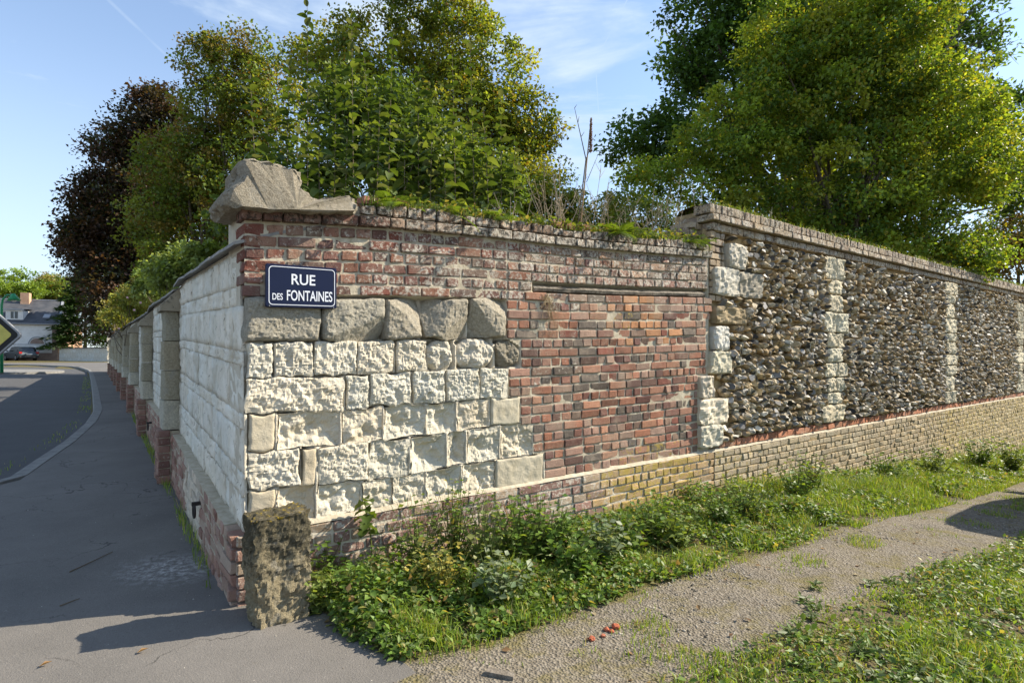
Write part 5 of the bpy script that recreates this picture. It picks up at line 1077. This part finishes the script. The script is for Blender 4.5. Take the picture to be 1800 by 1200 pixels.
P, s, t = sample_st(-3.5, .9, lambda s: 0*s-2.6, lambda s: 0*s+3.5, 2600, lambda s, t: (s < np.where(t > 0, -.1, .6))*(s > kerb_s(t)+.2)); pebbles('pavement_grit', 'small grit scattered on the pavement', P+np.array((0, 0, .008)), .005, [(.30, .27, .23), (.42, .39, .34), (.12, .10, .08)])
n = 420; P, s, t = sample_st(.3, 8, lambda s: lawn_t(s)-1.5, lambda s: verge_t(s)+.35, n); Dn = rdir(n)*np.array((1, 1, .25)); Dn /= np.linalg.norm(Dn, axis=1, keepdims=True); L = RNG.uniform(.015, .05, len(P)); V, Ft = leaf_quads(P+np.array((0, 0, .012)), Dn[:len(P)], np.tile((0, 0, 1.), (len(P), 1))+.3*rdir(len(P)), L, L*.6, .2)
tag(mesh('fallen_leaves', V, Ft, MAT['dry'], None, np.repeat(np.array([(.20, .12, .06), (.28, .18, .09), (.34, .28, .17), (.12, .07, .04)])[RNG.integers(0, 4, len(P))], 4, 0)), 'small dry brown leaves scattered over path and grass', 'leaf litter', kind='stuff')
def rock(name, lab, cat, p, r, col, mat='limestone', wr=(.25, 0, 0), group=None, sq=(1, 1, .7)):
    V = IV*(1+.13*RNG.standard_normal((len(IV), 1)))*np.array(sq)*r; tag(mesh(name, V+np.array(p)+np.array((0, 0, r*sq[2]*.55)), IF, MAT[mat], None, col, wr), lab, cat, group)
rock('rubble_stone', 'pale broken stone lying in the weeds at the wall foot below the yellow bricks', 'stone', gpx(1228, 905), .085, (.60, .50, .36)); rock('small_stone', 'smaller pale stone among the weeds left of the broken one', 'stone', gpx(1100, 930), .045, (.60, .52, .38)); rock('grey_stone', 'grey rough stone half hidden in the dark weeds', 'stone', gpx(1000, 950), .08, (.36, .32, .25)); rock('buried_stone', 'flat stone in the shade between weeds near the bollard', 'stone', gpx(690, 1010), .09, (.38, .33, .25), sq=(1.3, .8, .5))
for i, (px_, py_, r) in enumerate(((1082, 1103, .022), (1066, 1107, .016), (1075, 1110, .014), (1040, 1124, .018), (1060, 1118, .012))): rock('brick_crumb', 'crumb of broken red brick on the gravel path', 'brick fragment', gpx(px_, py_), r, (.36, .11, .06), 'brick', (0, 0, 0), 'red brick crumbs on the path')
p = gpx(868, 1186); q = gpx(892, 1193); V, F = bar(p+np.array((-.03, .01, .012)), q+np.array((.03, 0, .012)), .035, .016); tag(mesh('wood_scrap', V, F, MAT['timber'], None), 'short splintered piece of wood on the gravel at the verge edge', 'wood')
for (a, b, lab) in (((122, 1008), (198, 972), 'thin bare twig lying across the shaded pavement'), ((105, 1068), (140, 1055), 'short twig on the pavement near the shadow edge')):
    p, q = gpx(*a)+np.array((0, 0, .012)), gpx(*b)+np.array((0, 0, .012)); V, F = tube([p, (p+q)/2+np.array((.01, .01, .003)), q], [.0035, .003, .002], 5); tag(mesh('twig', V, F, MAT['twig'], None, (.12, .09, .06)), lab, 'twig')
for i, (px_, py_) in enumerate(((240, 1152), (68, 1176))):
    V, Ft = leaf_quads(gpx(px_, py_)[None]+np.array((0, 0, .012)), np.array([(.8, .5, .25)]), np.array([(0, .2, 1.)]), np.array([.05]), np.array([.03]), .35); tag(mesh('dry_leaf', V, Ft, MAT['dry'], None, (.42, .25, .12)), 'single curled tan leaf lying on the sunlit pavement', 'leaf', 'dry leaves on the sunlit pavement')

# ------------------------------------------------------------------ far end of the street: house, wall, lamp, sign, car
hd = np.array((-.916, -.40)); hs_ = np.array((-.40, .916)); HC = at(100, 627, 62)[:2]; HZ = float(zg(*HC))
def H(a, z, b): p = HC+hd*a+hs_*b; return (p[0], p[1], HZ+z)       # a along the front to the left, b along the lit side, outwards negative
house = empty('slate_roofed_house', H(7, 0, 4), 'white rendered house with steep slate roof, brick corner and dormers', 'house')
LN, DP, EV, RG = 17., 9., 3.95, 7.0
hb = lambda nm, m, *q: mesh(nm, box_pts(H, *q), BOXF, MAT[m], house)
hb('wall', 'house_white', .02, LN, .8, EV, .0, DP); hb('brick_base', 'house_base', .0, LN+.02, -.6, .82, -.04, DP+.04)
hb('side_wall', 'house_brick', -.035, .015, .82, EV, .02, DP)
hb('brick_quoin', 'house_base', -.06, .42, -.3, EV-.02, -.07, .3); hb('gutter', 'zinc', -.25, LN, EV-.02, EV+.1, -.3, -.12); hb('string_course', 'zinc', .42, LN, 1.72, 1.79, -.035, .0); hb('string_course', 'paint_white', .42, LN, 3.1, 3.16, -.03, .0)
hb('side_string_course', 'paint_white', -.07, -.035, 2.9, 3.1, .3, DP)
V = [H(-.3, EV, -.35), H(LN+.3, EV, -.35), H(LN+.3, EV, DP+.3), H(-.3, EV, DP+.3), H(.7, RG, DP/2), H(LN, RG, DP/2)]
roof = mesh('roof', V, [(0, 1, 5, 4), (2, 3, 4, 5), (3, 0, 4), (1, 2, 5), (0, 3, 2, 1)], MAT['roof_slate'], house)
V, F = bar(H(-.3, EV+.04, -.35), H(.7, RG+.05, DP/2), .22, .1); mesh('hip_flashing', V, F, MAT['zinc'], roof); V, F = bar(H(.7, RG+.04, DP/2), H(LN, RG+.04, DP/2), .2, .12); mesh('ridge', V, F, MAT['zinc'], roof)
hb('chimney', 'house_brick', 3.6, 4.4, RG-1.1, RG+.75, DP/2-.9, DP/2-.2)
for a in (3.1, 6.6):
    mesh('dormer', [H(a, 4.45, .35), H(a+1.5, 4.45, .35), H(a, 5.5, .35), H(a+1.5, 5.5, .35), H(a, 5.5, 2.4), H(a+1.5, 5.5, 2.4), H(a, 4.45, .6), H(a+1.5, 4.45, .6)], [(0, 2, 3, 1), (0, 6, 4, 2), (1, 3, 5, 7)], MAT['house_white'], house)
    mesh('dormer_roof', [H(a-.15, 5.5, .15), H(a+1.65, 5.5, .15), H(a-.15, 5.62, .15), H(a+1.65, 5.62, .15), H(a-.15, 5.75, 2.6), H(a+1.65, 5.75, 2.6)], [(0, 2, 3, 1), (2, 4, 5, 3), (0, 1, 5, 4)], MAT['zinc'], house)
    hb('dormer_window', 'glass', a+.45, a+1.05, 4.6, 5.35, .32, .34); hb('window_frame', 'paint_white', a+.72, a+.78, 4.6, 5.35, .30, .318)
V, F = bar(H(1.25, 4.75, .9), H(1.25, 5.2, 1.55), .6, .08); mesh('skylight', V, F, MAT['zinc'], house)
mb = MB(); th = np.linspace(0, math.pi, 15); V, F = tube([H(1.75+.75*math.cos(a), 1.80+.8*math.sin(a), -.03) for a in th], [.05]*15, 6); mb.add(V, F); mb.build('arch_moulding', MAT['zinc'], house)
V = [H(1.75+.62*math.cos(a), 1.82+.62*math.sin(a), -.02) for a in th]; mesh('arched_window', V, [tuple(range(15))], MAT['house_base'], house)
for a in (7.0, 11.0): hb('window', 'glass', a, a+.9, 1.0, 2.9, -.03, -.01); hb('window_frame', 'paint_white', a-.08, a, .95, 2.95, -.05, -.0); hb('window_frame', 'paint_white', a+.9, a+.98, .95, 2.95, -.05, -.0)
hb('door', 'green_paint', 9.0, 9.9, .05, 2.2, -.06, -.02)
# far garden wall of white stone with slate coping
yw = empty('yard_wall', at(145, 632, 58), 'low whitewashed wall with dark slate coping beside the far house', 'wall'); A, Bp = at(104, 631, 60), at(190, 631, 56); dv = (Bp-A)/np.linalg.norm(Bp[:2]-A[:2]); nv_ = np.array((dv[1], -dv[0])); Lw = float(np.linalg.norm(Bp[:2]-A[:2]))
def YW(a, z, b): return (A[0]+dv[0]*a+nv_[0]*b, A[1]+dv[1]*a+nv_[1]*b, .95+z)
a = 0; 
while a < Lw:
    a1 = min(a+1.1, Lw)
    for r_ in range(3): o_ = .35*(r_ % 2); mesh('wall_block', box_pts(YW, a+.01, a1-.01, -.1+.47*r_+.006, -.1+.47*(r_+1)-.006, -.3, random.gauss(0, .006)), BOXF, MAT['whitewash'], yw, jitter((.60, .59, .55), .06))
    mesh('coping_slate', box_pts(YW, a, a1-.01, 1.32, 1.40, -.4, .1), BOXF, MAT['roof_slate'], yw); a = a1
mesh('wall_core', box_pts(YW, 0, Lw, -.6, 1.31, -.28, -.02), BOXF, MAT['mortar'], yw)
# green gooseneck street lamp
lp = gpx(3, 655); lamp = empty('street_lamp', lp, 'green gooseneck street lamp on the traffic island', 'street lamp'); V, F = tube([lp, lp+np.array((0, 0, 3.2)), lp+np.array((.05, 0, 3.5)), lp+np.array((.25, 0, 3.72)), lp+np.array((.5, 0, 3.7))], [.07, .05, .045, .035, .03], 10); mesh('post', V, F, MAT['green_paint'], lamp, smooth=True)
V, F = tube([lp+np.array((.55, 0, 3.78)), lp+np.array((.56, 0, 3.66)), lp+np.array((.58, 0, 3.45))], [.06, .12, .27], 14); mesh('lamp_shade', V, F, MAT['green_paint'], lamp, smooth=True); V, F = tube([lp+np.array((.58, 0, 3.47)), lp+np.array((.58, 0, 3.38))], [.14, .05], 10); mesh('bulb', V, F, MAT['paint_white'], lamp, smooth=True)
# yellow diamond road sign, only its right corner in view
sc = at(-18, 588, 9.0); rs_ = empty('road_sign', (sc[0], sc[1], float(zg(sc[0], sc[1]))-.12), 'worn yellow diamond road sign with black border at the street edge', 'road sign')
def diamond(r, y, rc, k=5):
    out = []
    for i in range(4):
        a0 = i*math.pi/2; c = np.array((math.cos(a0), math.sin(a0)))*(r-rc*1.414)
        for j in range(k+1): a = a0-math.pi/4+math.pi/2*j/k; out.append((c[0]+rc*math.cos(a), c[1]+rc*math.sin(a)))
    return [(sc[0]+x_*.97+y*.24, sc[1]+y+x_*.2, sc[2]+z_) for x_, z_ in out]
nD = 24; dr = .455
def plate(nm, r0, y0, y1, m, rc): A1, A2 = diamond(r0, y0, rc), diamond(r0, y1, rc); mesh(nm, A1+A2, [tuple(range(nD)), tuple(range(2*nD-1, nD-1, -1))]+[(i, nD+i, nD+(i+1) % nD, (i+1) % nD) for i in range(nD)], MAT[m], rs_)
plate('sign_plate', dr, -.0, .03, 'sign_grey', .07); plate('sign_border', dr-.035, -.006, -.001, 'sign_black', .06); plate('sign_face', dr-.13, -.012, -.007, 'sign_yellow', .04)
V = [(sc[0]+.07*math.cos(a)-.0, sc[1]-.016+.014*math.cos(a), sc[2]+.01+.09*math.sin(a)) for a in np.linspace(0, 2*math.pi, 20, endpoint=False)]; mesh('sign_symbol', V, [tuple(range(20))], MAT['sign_black'], rs_)
V, F = tube([(sc[0], sc[1]+.06, float(zg(sc[0], sc[1]))-.15), (sc[0], sc[1]+.06, sc[2]+.3)], [.03, .03], 10); mesh('post', V, F, MAT['sign_grey'], rs_)
# car: estate, built once
def make_car(name, label, loc, heading, group='parked cars', paint='car_paint'):
    e = empty(name, (0, 0, 0), label, 'car', group); L2, wdt = 2.2, .86
    def shell(prof_, y0, y1, nm, m, par, inset=0.):
        n = len(prof_); V = []
        for y, k in ((-y1, .93), (-y0, 1.), (y0, 1.), (y1, .93)):
            cz = np.mean([p[1] for p in prof_]); V += [(p[0]*(.985 if k < 1 else 1), y, cz+(p[1]-cz)*k) for p in prof_]
        F = [(j*n+i, j*n+(i+1) % n, (j+1)*n+(i+1) % n, (j+1)*n+i) for j in range(3) for i in range(n)]+[tuple(range(n-1, -1, -1)), tuple(3*n+i for i in range(n))]; return mesh(nm, V, F, MAT[m], par, recenter=False)
    body = shell([(-2.2, .35), (-2.22, .62), (-2.12, .93), (-1.6, .97), (.75, .95), (1.5, .84), (2.05, .70), (2.2, .52), (2.15, .3), (1.75, .22), (-1.8, .22)], .70, .86, 'body', paint, e)
    cab = shell([(-2.08, .94), (-1.72, 1.36), (-1.3, 1.46), (-.2, 1.47), (.25, 1.40), (.95, .95)], .50, .70, 'cabin', 'car_glass', e)
    shell([(-1.75, 1.38), (-1.3, 1.475), (-.2, 1.485), (.22, 1.415), (.1, 1.40), (-1.3, 1.44)], .50, .60, 'roof', paint, e)
    for x in (-1.28, -.35, .42):
        for sgn in (-1, 1): V, F = bar((x+.02, sgn*.72, .95), (x-.06 if x < 0 else x-.35, sgn*.60, 1.42), .07, .04); mesh('pillar', V, F, MAT[paint], cab)
    for sx in (-1.35, 1.33):
        for sgn in (-1, 1):
            V, F = tube([(sx, sgn*.68, .31), (sx, sgn*.875, .31)], [.31, .31], 20); wh = mesh('wheel', V, F, MAT['tyre'], e, smooth=False); V, F = tube([(sx, sgn*.80, .31), (sx, sgn*.885, .31)], [.2, .19], 14); mesh('rim', V, F, MAT['rim'], wh)
    for sgn in (-1, 1): mesh('tail_lamp', box_pts(XYZ, -2.235, -2.06, .72, .93, sgn*.60, sgn*.84), BOXF, MAT['lamp_red'], e); mesh('headlight', box_pts(XYZ, 1.95, 2.16, .60, .72, sgn*.5, sgn*.8), BOXF, MAT['rim'], e); mesh('mirror', box_pts(XYZ, .55, .68, .95, 1.07, sgn*.84, sgn*1.0), BOXF, MAT[paint], e)
    mesh('number_plate', box_pts(XYZ, -2.245, -2.225, .62, .73, -.26, .26), BOXF, MAT['plate'], e); mesh('rear_bumper', box_pts(XYZ, -2.27, -2.1, .30, .56, -.80, .80), BOXF, MAT['bumper'], e); mesh('front_bumper', box_pts(XYZ, 2.05, 2.24, .26, .46, -.78, .78), BOXF, MAT['bumper'], e)
    e.location = loc; e.rotation_euler = (0, 0, heading); return e
cp = at(36, 633, 60); make_car('parked_car', 'dark blue-grey estate car parked by the far white house', (cp[0], cp[1], float(zg(cp[0], cp[1]))), math.atan2(.50, -.86))
shadow_caster = make_car('unseen_shadow_car', 'tall stretched dark car added out of view to cast the rounded shadow on the gravel path', (8.45, 6.35, float(zg(8.45, 6.35))-.02), math.atan2(D[1], D[0]), None); shadow_caster['category'] = 'shadow_caster'; shadow_caster.scale = (1.1, 1.1, 1.65)  # unseen stretched car copy, added beyond the frame to throw the path shadow
